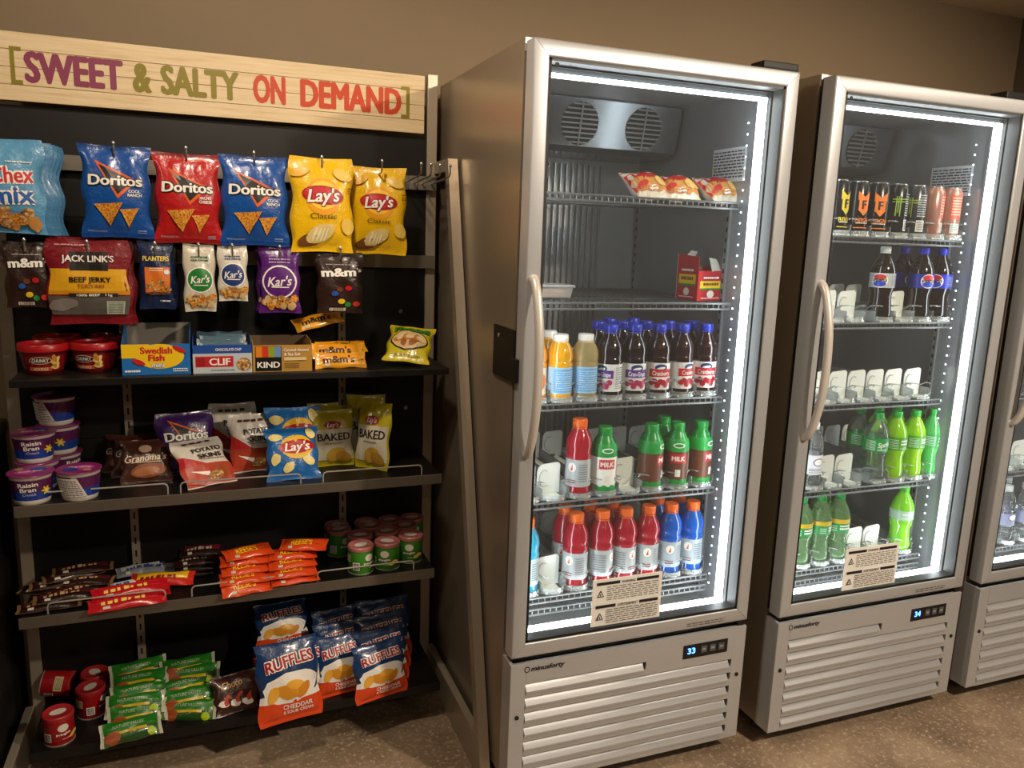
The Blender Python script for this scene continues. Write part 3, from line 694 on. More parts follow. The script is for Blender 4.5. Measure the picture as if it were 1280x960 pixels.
for k in range(2): hang('jerkyb', (66+k*4, 297, 166+k*4, 404), .012, '#7c1420', None, ('maroon jerky pouch directly behind the front one', 'maroon jerky pouch at the back of its hook')[k], 'snack bag', .52+k*.03, 9, Z2, 'jerky_pouch', R(-2*k), g2, False, pinch=.0)
hang('plant', (174, 302, 217, 386), .026, '#15264e', d_planters, 'navy blue peanut pouch with orange window, on the lower hooks', 'snack bag', .50, 10, Z2, 'nut_pouch', 0, g2)
hang('plantb', (180, 300, 222, 384), .014, '#0f1c3c', None, 'navy blue peanut pouch behind the one with the orange window', 'snack bag', .54, 11, Z2, 'nut_pouch', 0, g2, False)
hang('kar_g', (229, 305, 270, 389), .028, '#cfc9b8', d_kars('#1f7a34', '#3a6a44'), 'white nut mix bag with round green logo', 'snack bag', .50, 12, Z2, 'nut_bag', R(4), g2)
hang('kar_n', (272, 307, 310, 376), .024, '#d6d2c4', d_kars('#223a78', '#223a78'), 'white nut mix bag with round navy logo', 'snack bag', .50, 13, Z2, 'nut_bag', 0, g2)
hang('kar_p', (324, 308, 375, 391), .03, '#5a2078', d_kars('#5a2078', '#b89ac8'), 'purple trail mix bag, front one of its hook', 'snack bag', .50, 14, Z2, 'nut_bag', R(-8), g2)
hang('kar_pb', (320, 308, 366, 388), .02, '#4c1a66', d_kars('#4c1a66', '#b89ac8'), 'purple trail mix bag tucked behind another', 'snack bag', .535, 15, Z2, 'nut_bag', 0, g2, False)
hang('mm', (395, 316, 454, 391), .03, '#2e1c18', d_mm, 'dark brown chocolate candy bag hanging under the yellow chip bags', 'snack bag', .50, 7, Z2, 'candy_bag', R(-2), g2)

# ------------------------------------------------------------------ goods on the rack shelves
def depth(P): return (Vector(P)-CAM).dot(fw)
def stand(kind, box, zs, t, col, design, label, tilt=-8, rz=0, seed=0, name='chip_bag', cat='snack bag', group=None, dy=0, dz=0, sealm=None, hk=1.0):
    u0, v0, u1, v1 = box; P = on((u0+u1)/2, v1, 'z', zs+dz); y = P.y+dy; um, vm = (u0+u1)/2, (v0+v1)/2
    a, b, tp = on(u0, vm, 'y', y), on(u1, vm, 'y', y), on(um, v0, 'y', y)
    h_ = (tp.z-zs-dz)/(math.cos(R(tilt))+abs(math.sin(R(tilt)))*(CAM.z-zs)/(y-CAM.y))*hk
    return bag(kind, (b.x-a.x), h_, t, col, design, label, cat, ((a.x+b.x)/2, y, zs+dz+.001), (R(tilt), 0, R(rz)), group, seed, name, sealm)
def lay(o, c, yaw=0, tilt=-90, inp=90, h=.1):
    M = Matrix.Rotation(R(yaw), 4, 'Z') @ Matrix.Rotation(R(tilt), 4, 'X') @ Matrix.Rotation(R(inp), 4, 'Y')
    o.rotation_euler = M.to_euler(); o.location = Vector(c) - M.to_3x3() @ Vector((0, 0, h/2*o.scale.z))
def bar(kind, L_, W__, t, col, design, label, c, yaw=0, tilt=-85, name='candy_bar', cat='candy bar', group=None, seed=0, sealm=None):
    o = bag(kind, W__, L_, t, col, design, label, cat, (0, 0, 0), (0, 0, 0), group, seed, name, sealm, bar=True, seal=.07, pinch=.03)
    lay(o, c, yaw, tilt, 90, PROTO[(kind, seed)][2]); return o
def lathe_S(prof):
    def rad(z):
        for (r0, z0), (r1, z1) in zip(prof, prof[1:]):
            if z0 <= z <= z1 and z1 > z0: return r0+(r1-r0)*(z-z0)/(z1-z0)
        return prof[-1][0]
    def mk(sc, z0, th0=0):
        def S(a, b, e):
            z = z0+b*sc; r = rad(z); th = a*sc/r+th0; return ((r+e)*math.sin(th), -(r+e)*math.cos(th), z)
        return S
    return mk

# soup bowls, cereal cups, crisp cans
def soup_bowl(label, loc, rz=0, full=True):
    if 'bowl' in PROTO: return clone(PROTO['bowl'], label, loc, (0, 0, R(rz)))
    root = tag(empty('soup_bowl', loc, (0, 0, R(rz))), label, 'soup bowl', 'red soup bowls on the top shelf')
    prof = [(.047, 0), (.050, .003), (.056, .022), (.064, .055), (.065, .066)]; RED = mat('#a3141c', .3)
    mb = MB(); mb.lathe([(.04, .004)]+prof, mat('#5e0f16', .35), 28); mb.obj('bowl', root, True)
    mb = MB(); mb.lathe([(.067, .064), (.0705, .066), (.0705, .083), (.068, .086), (.058, .086), (.056, .080), (.0005, .080)], RED, 28, cap=False); mb.obj('lid', root, True)
    p = Print(.3); p.rect(-.95, .12, .95, .82, ink('#8a1018')); p.ell(-.22, .62, .5, .17, ink('#d9c9a4')); p.ell(-.22, .62, .46, .14, ink('#3c1210')); p.text('CHUNKY', -.22, .62, .16, W_, .72, .02)
    p.rect(-.7, .14, .25, .32, ink('#c8562c')); p.text('NOODLE', -.2, .23, .13, ink('#f4dcb0'), .62, .025)
    for k in range(6): p.ell(.42+.07*math.sin(k*2), .3+.08*k, .2, .1, (ink('#e6c060'), ink('#f0dc98'), ink('#c88a30'))[k % 3], k, 12, .1, k)
    p.build('print', lathe_S(prof)(.062, .004), root); root.scale = (.84, .84, .92); PROTO['bowl'] = root; return root
def at_base(u, v, zs, r): P = on(u, v, 'z', zs); return P.x, P.y+r
for lab, u, v, rz, dy in (('red soup bowl at the left end of the top shelf', 52, 470, 12, 0), ('red soup bowl behind the leftmost one', 58, 470, 30, .142), ('red soup bowl beside the open candy carton', 117, 467, -12, 0), ('red soup bowl behind the one beside the candy carton', 133, 467, 5, .142)):
    x, y = at_base(u, v, S1, .05); soup_bowl(lab, (x, max(y, .475)+dy, S1), rz)
PUR, CBL = ink('#5a1a50'), ink('#1c3f9a')
def cereal_cup(label, loc, rz=0, hero=True):
    key = 'cup'
    if key in PROTO: return clone(PROTO[key], label, loc, (0, 0, R(rz)))
    root = tag(empty('cereal_cup', loc, (0, 0, R(rz))), label, 'cereal cup', 'cereal cups at the left of the second shelf')
    prof = [(.044, 0), (.047, .003), (.049, .012), (.058, .088), (.060, .09)]
    mb = MB(); mb.lathe(prof, mat('#e4e0d6', .4), 28); mb.obj('cup', root, True)
    mb = MB(); mb.lathe([(.0625, .089), (.063, .091), (.062, .0925), (.0005, .0925)], mat('#8a2a6a', .3, .1), 28, cap=False); ld = mb.obj('lid', root, True)
    p = Print(.3); p.ell(-.2, -.1, .55, .45, ink('#b84a92')); p.ell(.35, .3, .4, .3, CBL); p.text('Raisin Bran', 0, -.1, .2, W_, 1.1, .02); p.ell(-.55, .45, .22, .2, ink('#b88a5a')); p.build('lid_print', lambda a, b, e: (a*.055, b*.055, .0925+e), ld)
    p = Print(.25); p.rect(-3.1, .22, 3.1, .78, CBL); p.rect(-3.1, .72, 3.1, 1.36, PUR); p.text('Raisin', -.15, 1.12, .24, W_, .95, .03, 0, .05, K_, .03); p.text('Bran', -.15, .84, .24, W_, .75, .03, 0, .05, K_, .03); p.text('Crunch', -.1, .58, .15, ink('#c8b8d8'), .6, .02, .2)
    for k in range(6): p.ell(.70+.13*math.cos(k*1.05), .72+.13*math.sin(k*1.05), .13, .06, ink('#e8c428'), k*1.05, 10)
    p.ell(.70, .72, .11, .11, ink('#f4dc5a'))
    p.rect(2.1, .25, 3.4, 1.3, ink('#ded8d0')); p.lines(2.2, .3, 3.3, 1.25, 9, ink('#6a6470'), 4)
    p.build('print', lathe_S(prof)(.055, .004), root); root.scale = (.87, .87, .86); PROTO[key] = root; return root
x1, y1 = at_base(37, 633, S2, .044); x4, y4 = at_base(98, 628, S2, .044)
x2, y2 = x1-.004, y1+.112; x3, y3 = on(66, 540, 'y', y1+.19).x+.016, y1+.185
for lab, c, rz in (('cereal cup with sun emblem at the front left corner of the second shelf', (x1, y1, S2), 8), ('cereal cup with its nutrition panel facing out, right of the front corner cup', (x4, y4, S2), 172),
                   ('cereal cup under another, behind the front corner cup', (x2, y2, S2), 40), ('cereal cup stacked second, behind the front corner cup', (x2-.003, y2-.008, S2+.0805), 10),
                   ('bottom cereal cup of the stack of three', (x3, y3, S2), 60), ('middle cereal cup of the stack of three', (x3, y3-.006, S2+.0805), -30), ('topmost cereal cup of the stack of three', (x3-.004, y3-.002, S2+.161), 150)):
    cereal_cup(lab, c, rz)
def crisp_can(key, col, lidc, label, loc, rot=(0, 0, 0), group=None):
    if key in PROTO: return clone(PROTO[key], label, loc, rot)
    root = tag(empty('crisp_can', loc, rot), label, 'crisp can', group); r = .0375; H = .082
    prof = [(r-.0015, 0), (r, .002), (r, H-.004), (r, H)]
    mb = MB(); mb.lathe(prof, mat(col, .3), 26); mb.obj('can', root, True)
    mb = MB(); mb.lathe([(r-.001, .0), (r+.0012, .0005), (r+.0012, .003), (r, .0035)], mat('#b9b4aa', .3, .6), 26, cap=False); mb.obj('bottom_rim', root, True)
    mb = MB(); mb.lathe([(r+.0004, H-.010), (r+.0018, H-.009), (r+.0018, H), (r-.001, H+.003), (r-.004, H+.001), (.0005, H+.001)], mat(lidc, .35), 26, cap=False); ld = mb.obj('lid', root, True)
    p = Print(.3); p.ell(0, 0, .62, .42, ink('#d8d2c4')); p.build('lid_print', lambda a, b, e: (a*.034, b*.034, H+.001+e), ld)
    p = Print(.25); p.ell(.1, 1.3, .36, .30, ink('#e6e0d2')); p.text('Pringles', .1, .84, .18, W_, .95, .03, 0, .08, ink('#7a1016'), .03); p.rect(-1.25, .3, -.7, .95, W_); p.lines(-1.2, .34, -.75, .9, 8, K_, 2, .6)
    p.rect(-2.6, .9, -1.5, 1.5, ink('#d8cc9a')); p.lines(-2.5, .95, -1.6, 1.45, 5, ink('#5a5a40'), 6); p.ell(.75, .55, .3, .17, ink('#e2b040'), .4); p.ell(1.0, .65, .25, .14, ink('#eac870'), -.3); p.lines(.0, .42, .5, .5, 1, W_, 3)
    p.build('print', lathe_S(prof)(.0375, .004), root); PROTO[key] = root; return root
gc = 'green crisp cans on the third shelf'
cans = [(417.5, 649, 60), (423.6, 661, 20), (454, 645, 0), (462.7, 656, 30), (486, 647, 15), (511, 641, 0), (506, 656, 10), (450, 668, 0), (483, 663, 0), (451, 681, 25), (484, 676, -30), (513, 668, -25)]
cl = ('rearmost at the left of the group', 'with barcode, at the left of the group', 'back row, third from left', 'behind the middle row', 'back row, fourth from left', 'in the back right corner', 'behind the front right can', 'behind the front left can', 'behind the front middle can', 'front row, left', 'front row, middle', 'front row, right')
for (u, v, rz), l_ in zip(cans, cl):
    P = on(u, v, 'z', S3+.082); crisp_can('can_g', '#3f8f26', '#b06a68', 'short green crisp can, '+l_, (P.x, min(P.y, .66), S3), (0, 0, R(rz)), gc)
x, y = at_base(72, 934, S4, .037); gr_ = 'red crisp cans on the bottom shelf'
crisp_can('can_r', '#a8161c', '#a8262a', 'short red crisp can standing alone at the front', (x, y, S4), (0, 0, R(20)), gr_)
x, y = at_base(113, 900, S4, .037)
crisp_can('can_r', 0, 0, 'short red crisp can beside the green bars, lower of two', (x, y, S4), (0, 0, R(60)), gr_); crisp_can('can_r', 0, 0, 'short red crisp can stacked behind the lower one', (x+.002, y+.082, S4), (0, 0, R(120)), gr_)
P = on(72, 876, 'z', S4); crisp_can('can_r', 0, 0, 'short red crisp can lying on its side', (P.x-.045, P.y+.05, S4+.039), (R(100), 0, R(84)), gr_)

# open cartons
def carton(name, label, box, y, d, hb, col, inner, design, cat='carton', rz=0, group=None, side=None):
    x, z, w_, hf = span(*box, y); z = S1 if z < 1.4 and z > 1 else z
    root = tag(empty(name, (x, y, z), (0, 0, R(rz))), label, cat, group); t = .0015; C_ = mat(col, .45); I_ = mat(inner, .6)
    mb = MB(); mb.box(-w_/2, 0, 0, w_/2, t, hf, C_); fr = mb.obj('front_wall', root)
    mb = MB(); mb.box(-w_/2, t, 0, w_/2, d, t, I_); mb.obj('floor_panel', root)
    mb = MB(); mb.box(-w_/2, d-t, 0, w_/2, d, hb, I_); mb.obj('back_wall', root)
    for s in (-1, 1):
        mb = MB(); a = -w_/2 if s < 0 else w_/2-t
        mb.prism([(t, 0), (d, 0), (d, hb), (d*.55, hb*.98), (d*.2, hf*1.12), (t, hf)], 'x', a, a+t, mat(side or col, .45)); mb.obj('side_wall', root)
    p = Print(.5); design(p, hf/w_); p.build('print', flat_front(0, 0, w_, 0), fr); return root, x, y, z, w_, hf
def d_fish(p, H):
    p.ell(.05, H*.6, .36, .2, ink('#f2c81c')); p.rect(-.5, H*.55, -.1, H, ink('#f2c81c')); p.text('Swedish', .0, H*.80, .105, ink('#c8202a'), .47, .04); p.text('Fish', .0, H*.56, .10, ink('#c8202a'), .24, .04); p.text('mini', .02, H*.32, .07, W_, .18, .03, 0, 0, ink('#2a6ac0'), .02)
    p.ell(-.26, H*.42, .10, .04, ink('#c8202a'), -.4); p.ell(.34, H*.83, .11, .035, ink('#c8202a'), -.5); p.lines(-.46, H*.08, -.24, H*.16, 1, W_, 2, .8); p.lines(.24, H*.08, .46, H*.22, 2, W_, 3)
carton('candy_carton', 'blue and yellow open candy carton on the top shelf', (152, 430, 238, 468), .455, .17, .118, '#1f6fb8', '#8a8478', d_fish)
def d_clif(p, H):
    p.rect(-.5, 0, .5, H*.70, ink('#bcc6cc')); p.rect(-.46, H*.22, .18, H*.6, ink('#c0242c')); p.text('CLIF', -.05, H*.41, .125, W_, .36, .035); p.rect(-.44, H*.27, -.30, H*.55, ink('#a01a22')); p.ell(.36, H*.3, .13, .12, NUTS); p.text('CHOCOLATE CHIP', .1, H*.84, .05, W_, .44, .02); p.lines(-.2, H*.08, .2, H*.14, 1, ink('#5a6a78'), 3)
_, x, y, z, w_, hf = carton('bar_carton', 'blue and grey open energy bar carton between the candy and tan cartons', (241, 431, 315, 466), .452, .15, .09, '#1d4a9c', '#5a5a60', d_clif)
for k in range(4): bar('clifbar', .12, .055, .014, '#4a6878', d_bar('CLIF', '#d0d6da', None, .4), ('blue grey energy bar at the front of its carton', 'blue grey energy bar, second in its carton', 'blue grey energy bar, third in its carton', 'blue grey energy bar at the back of its carton')[k], (x+.004*(-1)**k, y+.03+.03*k, z+.052+.007*k), 0, -35, 'energy_bar', 'energy bar', 'bars in the energy bar carton')
def d_kind(p, H):
    p.rect(-.46, .03*H, -.02, H*.96, K_)
    for k, c_ in enumerate(('#d8841c', '#c83a1c', '#8aa02a', '#6a8fc0')): p.rect(-.45+.105*k, H*.55, -.345+.105*k, H*.95, ink(c_))
    p.text('KIND', -.24, H*.27, .105, W_, .38, .03); p.text('Caramel Almond', .23, H*.82, .055, W_, .42, .02); p.text('& Sea Salt', .16, H*.66, .055, W_, .28, .02); p.rect(.02, H*.42, .4, H*.54, ink('#e0c890')); p.lines(.03, H*.12, .28, H*.34, 3, ink('#7a5a28'), 4)
_, kx, ky, kz, kw, khf = carton('bar_carton', 'tan open nut bar carton with black logo panel', (316, 430, 390, 463), .45, .13, .085, '#b58a3a', '#5a4630', d_kind)
YM = '#e8a41c'; gm = 'yellow peanut candy packs on the top shelf'; dm = d_bar("m&m's", '#2a1410', '#e0961a', .62)
P = on(428, 462, 'z', S1)
for k, (dx, dy, dz, yw, tl) in enumerate(((0, .035, .022, 2, -32), (-.006, .055, .045, -5, -40), (.012, .09, .052, 6, -60))): bar('mmy', .145, .05, .02, YM, dm, ('yellow candy pack at the front, beside the tan carton', 'yellow candy pack resting on the front one', 'yellow candy pack at the back of the pile')[k], (P.x+dx, max(P.y, .43)+dy, S1+dz), yw, tl, 'candy_pack', 'candy pack', gm)
bar('mmy', .145, .05, .02, YM, dm, 'yellow candy pack propped slanting on top of the tan carton', (on(400, 420, 'y', .57).x, .572, S1+.110), 0, -50, 'candy_pack', 'candy pack', gm).rotation_euler.rotate_axis('Y', R(-18))
x, z, w_, h_ = span(478, 398, 552, 447, .50)
fb = bag('fun', .135, .165, .05, '#d8c81e', d_funyuns, 'yellow onion ring bag reclining at the right end of the top shelf', 'snack bag', (0, 0, 0), (0, 0, 0), None, 21)
lay(fb, (on(512, 425, 'y', .53).x, .53, S1+.058), -14, -58, 8, .165)

# second shelf bags
g3 = 'snack bags standing on the second shelf'
stand('yel', (72, 545, 138, 590), S2, .03, '#c8a428', None, 'yellow snack bag lying behind the cereal cups', -70, 20, 22, dy=.04, group=g3)
for k, bx in enumerate(((126, 543, 176, 598), (138, 543, 196, 600), (150, 549, 214, 604))): stand('cook', bx, S2, .03, '#43231a', d_cookie, ('brown cookie bag at the back of the three', 'brown cookie bag in the middle of the three', 'brown cookie bag at the front of the three')[k], -28, -8+k*6, 23, 'cookie_bag', group='brown cookie bags on the second shelf', dy=(.055, .028, .0)[k])
stand('dor_p', (197, 514, 272, 600), S2, .045, '#3a1a5c', d_doritos(None, 0), 'purple tortilla chip bag on the second shelf', -14, 14, 24, group=g3, dy=.05)
stand('skin', (262, 503, 322, 588), S2, .035, '#d6d0c6', d_skins, 'white and red potato skin bag standing at the back', -10, 4, 25, group=g3, dy=.06)
stand('skin', (288, 516, 346, 592), S2, .035, '#d6d0c6', d_skins, 'white and red potato skin bag leaning on the back one', -14, 8, 25, group=g3, dy=.02)
stand('skin', (230, 553, 300, 607), S2, .035, '#d6d0c6', d_skins, 'white and red potato skin bag slumped at the shelf front', -48, 24, 25, group=g3, hk=1.15)
stand('layb', (333, 508, 402, 592), S2, .045, '#1e66ac', d_laysb, 'blue potato chip bag standing upright behind another', -10, 0, 26, group=g3, dy=.05)
stand('layb', (334, 536, 401, 601), S2, .045, '#1e66ac', d_laysb, 'blue potato chip bag leaning back at the shelf front', -30, 2, 26, group=g3, dy=.005, hk=1.05)
stand('bake', (384, 503, 440, 580), S2, .04, '#c6b81e', d_baked, 'yellow and cream baked chip bag at the back, left', -6, 6, 27, group=g3, dy=.08)
stand('bake', (388, 512, 444, 584), S2, .04, '#c6b81e', d_baked, 'yellow and cream baked chip bag facing forward', -10, 4, 27, group=g3, dy=.01)
stand('bake', (432, 493, 482, 582), S2, .04, '#c6b81e', d_baked, 'yellow and cream baked chip bag at the back, right', -6, -12, 27, group=g3, dy=.08)
stand('bake', (440, 502, 488, 588), S2, .045, '#c6b81e', d_baked, 'yellow and cream baked chip bag turned towards the left', -8, -42, 27, group=g3, dy=.015)

# third shelf bars
gb = 'dark candy bars piled on the third shelf'; rnd = random.Random(5)
db = d_bar(None, '#b89a6a', '#4a1a1c', .6)
dark_l = ('lowest in front of the pile', 'lowest, turned slantwise', 'second layer, near the fence', 'second layer, left', 'second layer, right', 'third layer, left', 'third layer, right', 'on top, pointing back', 'topmost of the pile')
for k, (u, v, dz, yw) in enumerate(((62, 757, .010, 3), (78, 748, .010, -14), (82, 745, .026, 6), (60, 738, .026, -22), (100, 738, .026, 14), (76, 728, .042, 8), (106, 726, .042, -10), (92, 718, .058, 16), (104, 711, .070, 4))):
    P = on(u, v, 'z', S3+dz); bar('dark', .15, .042, .017, '#2a1614', db, 'dark brown candy bar, '+dark_l[k], (P.x, P.y, S3+dz), yw, -80, group=gb, seed=31, sealm='#7a5a3a')
dr = d_bar(None, '#f0d060', '#c01a26', .6)
for k, (u, v, dz, yw) in enumerate(((160, 752, .011, 6), (166, 741, .011, 2), (163, 737, .027, 9))): P = on(u, v, 'z', S3+dz); bar('redb', .19, .048, .018, '#b8141e', dr, ('red candy bar at the shelf front behind the wire', 'red candy bar behind the front red one', 'red candy bar resting on two red ones')[k], (P.x, P.y, S3+dz), yw, -70, group='red candy bars on the third shelf', seed=32)
P = on(203, 724, 'z', S3+.02); bar('yelb', .17, .05, .02, '#c82a1c', d_bar(None, '#8a1a10', '#e0b01e', .6), 'red and yellow candy bar lying behind the red ones', (P.x, P.y, S3+.02), -10, -65, seed=33)
for k, (u, v, yw) in enumerate(((176, 712, 10), (192, 711, -12), (150, 735, 20))): P = on(u, v, 'z', S3+.012); bar('whtb', .13, .045, .02, '#8a8f98', d_bar(None, '#2a4a8a', '#c8ccd0', .5), ('white and blue candy bar at the back, left', 'white and blue candy bar at the back, right', 'white and blue candy bar between dark and red ones')[k], (P.x, P.y, S3+.012), yw, -75, seed=34, group='white and blue candy bars')
for k, (u, dz) in enumerate(((247, .010), (248, .027), (247, .044), (254, .072))): x = on(u, 720, 'y', .58).x; bar('dk2', .12, .046, .018, '#2c1a18', d_bar(None, '#c8b8a8', '#6a2028', .6), ('dark red banded bar at the bottom of its stack', 'dark red banded bar, second from the bottom', 'dark red banded bar, third from the bottom', 'dark red banded bar on top of the stack')[k], (x, .58, S3+dz), 3*(-1)**k, -72, seed=35, group='dark banded bars stacked on the third shelf')
bar('dk2', .12, .046, .018, '#2c1a18', None, 'dark red banded bar under the topmost one', (on(250, 715, 'y', .60).x, .60, S3+.058), -4, -72, seed=35, group='dark banded bars stacked on the third shelf')
og = 'orange peanut butter candy packs'; do = d_bar("REESE'S", '#f0c428', '#d8481a', .45)
ol = ['orange candy pack hanging over the shelf front', 'orange candy pack, second layer of the left pile', 'orange candy pack, third layer of the left pile', 'orange candy pack, fourth layer of the left pile', 'orange candy pack on top of the left pile',
      'orange candy pack at the bottom front of the right pile', 'orange candy pack, second layer of the right pile', 'orange candy pack, third layer of the right pile', 'orange candy pack, fourth layer of the right pile', 'orange candy pack slanting on top of the right pile']
for k, (u, v, dz, yw) in enumerate(((308, 738, .014, 10), (306, 722, .030, 2), (307, 710, .048, 6), (306, 699, .066, 2), (310, 690, .084, 14), (368, 722, .014, 6), (366, 714, .032, 2), (365, 703, .050, 4), (366, 692, .068, -4), (380, 681, .090, -16))):
    P = on(u, v, 'z', S3+dz); bar('reese', .135, .062, .019, '#d8481a', do, ol[k], (P.x, max(.43, P.y), S3+dz), yw, (-60 if k == 0 else -80), 'candy_pack', 'candy pack', og, 36)

# bottom shelf
gg = 'green granola bars on the bottom shelf'
for k, (u, v, dz) in enumerate(((164, 912, .018), (170, 893, .03), (172, 880, .05), (174, 866, .066), (174, 852, .085), (176, 838, .10))):
    P = on(u, v, 'z', S4+dz); bar('gran', .155, .062, .03, '#24501c', d_green, 'green granola bar, left pile, '+('front', 'second from front', 'third from front', 'fourth from front', 'fifth from front', 'rearmost')[k], (P.x+.006*math.sin(k*2.3), P.y, S4+dz), (10, 4, -3, 9, 2, 12)[k], (-50, -34, -46, -38, -50, -40)[k], 'granola_bar', 'granola bar', gg, 41, '#a8a890')
for k, (u, v, dz) in enumerate(((233, 889, .018), (238, 873, .04), (238, 858, .055), (237, 845, .075), (237, 834, .092))):
    P = on(u, v, 'z', S4+dz); bar('gran', .155, .062, .03, '#24501c', d_green, 'green granola bar, right pile, '+('front', 'second from front', 'middle', 'second from back', 'rearmost')[k], (P.x+.008*math.cos(k*2.1), P.y+.002, S4+dz), (-16, 3, 9, -4, 6)[k], (-44, -36, -48, -38, -46)[k], 'granola_bar', 'granola bar', gg, 41)
stand('chb', (269, 843, 331, 890), S4, .03, '#3a1a12', d_chocbag, 'dark brown chocolate snack bag between granola bars and blue chip bags', -40, 12, 42, hk=1.1)
g5 = 'blue and orange ridged chip bags on the bottom shelf'; NB = '#173a6a'
def ruf(box, label, tilt, rz, dy=0, dz=0): stand('ruf', box, S4, .045, NB, d_ruffles, label, tilt, rz, 43, group=g5, dy=dy, dz=dz)
P = on(354, 812, 'z', S4+.10)
for k in range(2): o = bag('ruf', .17, .24, .045, NB, d_ruffles, ('ridged chip bag lying flat under the raised one', 'ridged chip bag lying lowest under the raised one')[k], 'snack bag', (P.x, P.y-.02, S4+.022+.046*(1-k)), (R(-88), 0, R(4)), g5, 43)
ruf((322, 797, 404, 901), 'ridged chip bag with white and orange front, nearest of the left column', -14, 10)
ruf((334, 800, 411, 890), 'ridged chip bag peeking out behind the nearest left one', -12, 6, .05)
ruf((320, 750, 388, 812), 'ridged chip bag raised at the back of the left column', -24, 6, .0, .10)
for k in range(3): ruf((396-2*k, 792-17*k, 455-2*k, 868-10*k), ('ridged chip bag nearest in the middle column', 'ridged chip bag second in the middle column', 'ridged chip bag at the back of the middle column')[k], -14, 8, .03*k)
for k in range(4): ruf((443+k, 800-18*k, 512+k, 872-12*k), ('ridged chip bag nearest in the right column', 'ridged chip bag second in the right column', 'ridged chip bag third in the right column', 'ridged chip bag at the back of the right column')[k], -14, 14-4*k, .02*k)

# low dark counter at the left edge of the view
def counter():
    root = tag(empty('counter_cabinet', (-1.65, .5, 0)), 'black low cabinet at the left edge, beside the snack rack', 'cabinet')
    x0, x1, y0 = -2.0, -1.288, .20; K = mat('#0d0c0c', .5); o = (1.65, -.5, 0)
    mb = MB(); mb.box(x0, y0+.02, .09, x1, .84, .94, K); mb.box(x0, y0+.07, 0, x1, .84, .09, DARK); mb.obj('body', root, loc=o)
    mb = MB(); mb.bev(x0-.01, y0-.01, .94, x1+.004, .85, .975, mat('#3a3630', .35), .003); mb.obj('worktop', root, loc=o)
    for k in range(2):
        a = x0+.004+k*(x1-x0)/2; b = a+(x1-x0)/2-.008
        mb = MB(); mb.bev(a, y0, .10, b, y0+.018, .93, K, .003); d = mb.obj('door', root, loc=o)
        hx = b-.03 if k == 0 else a+.03; h_ = MB(); h_.tube([(hx, y0-.025, .6), (hx, y0-.025, .8)], .005, STEEL, 8)
        for zz in (.62, .78): h_.tube([(hx, y0+.001, zz), (hx, y0-.025, zz)], .004, STEEL, 6)
        h_.obj('handle', d)
counter()

# ------------------------------------------------------------------ cooler goods
def lane(label, c, z, x, full=False):
    """spring-feed bottle lane: track, side wall, front stop, pusher"""
    key = ('lane', full)
    if key not in PROTO:
        root = tag(empty('bottle_lane', (0, 0, 0)), label, 'bottle lane', 'white spring-feed bottle lanes'); CL = mat((.9, .93, .93), .1, 0, 'clear', alpha=.22)
        mb = MB(); mb.bev(-.026, .0, .0005, .026, .50, .0065, PLW, .001); mb.obj('track', root)
        mb = MB(); mb.box(.0374, .01, .0005, .0382, .50, .034, CL); mb.box(-.0382, .01, .0005, -.0374, .50, .034, CL); mb.obj('side_wall', root)
        mb = MB(); n = 12; pts = [(-.036*math.cos(math.pi*i/n), .02-.026*math.sin(math.pi*i/n)) for i in range(n+1)]; inn = [(.96*a, b+.0016) for a, b in pts][::-1]
        mb.prism(pts+inn, 'z', .001, .017, CL); mb.obj('front_stop', root)
        mb = MB(); yb = .40 if full else .055; w2, h2 = .0352, .096
        out = [(-w2, .006), (w2, .006), (w2, h2-.008), (w2-.004, h2-.002), (w2-.010, h2), (-w2+.012, h2-.004), (-w2+.004, h2-.012), (-w2, h2-.024)]
        mb.prism(out, 'y', yb, yb+.004, PLW); mb.box(-.012, yb, .006, .012, yb+.05, .016, PLW)
        mb.tube([(-.014+.016*math.cos(q), yb-.003, .052+.024*math.sin(q)) for q in [R(a) for a in range(60, 301, 24)]], .0016, mat('#b9bdb8', .3), 6); mb.obj('pusher', root, True)
        mb = MB(); mb.tube([(-.0365, .06, .034), (-.0365, .03, .05), (-.034, .012, .052), (-.02, .002, .05)], .0022, CL, 6); mb.tube([(.0365, .06, .034), (.0365, .03, .05), (.034, .012, .052), (.02, .002, .05)], .0022, CL, 6); mb.obj('guide', root, True)
        root.location = (x, c.location.y+.135, z); PROTO[key] = root; return root
    return clone(PROTO[key], label, (x, c.location.y+.135, z))

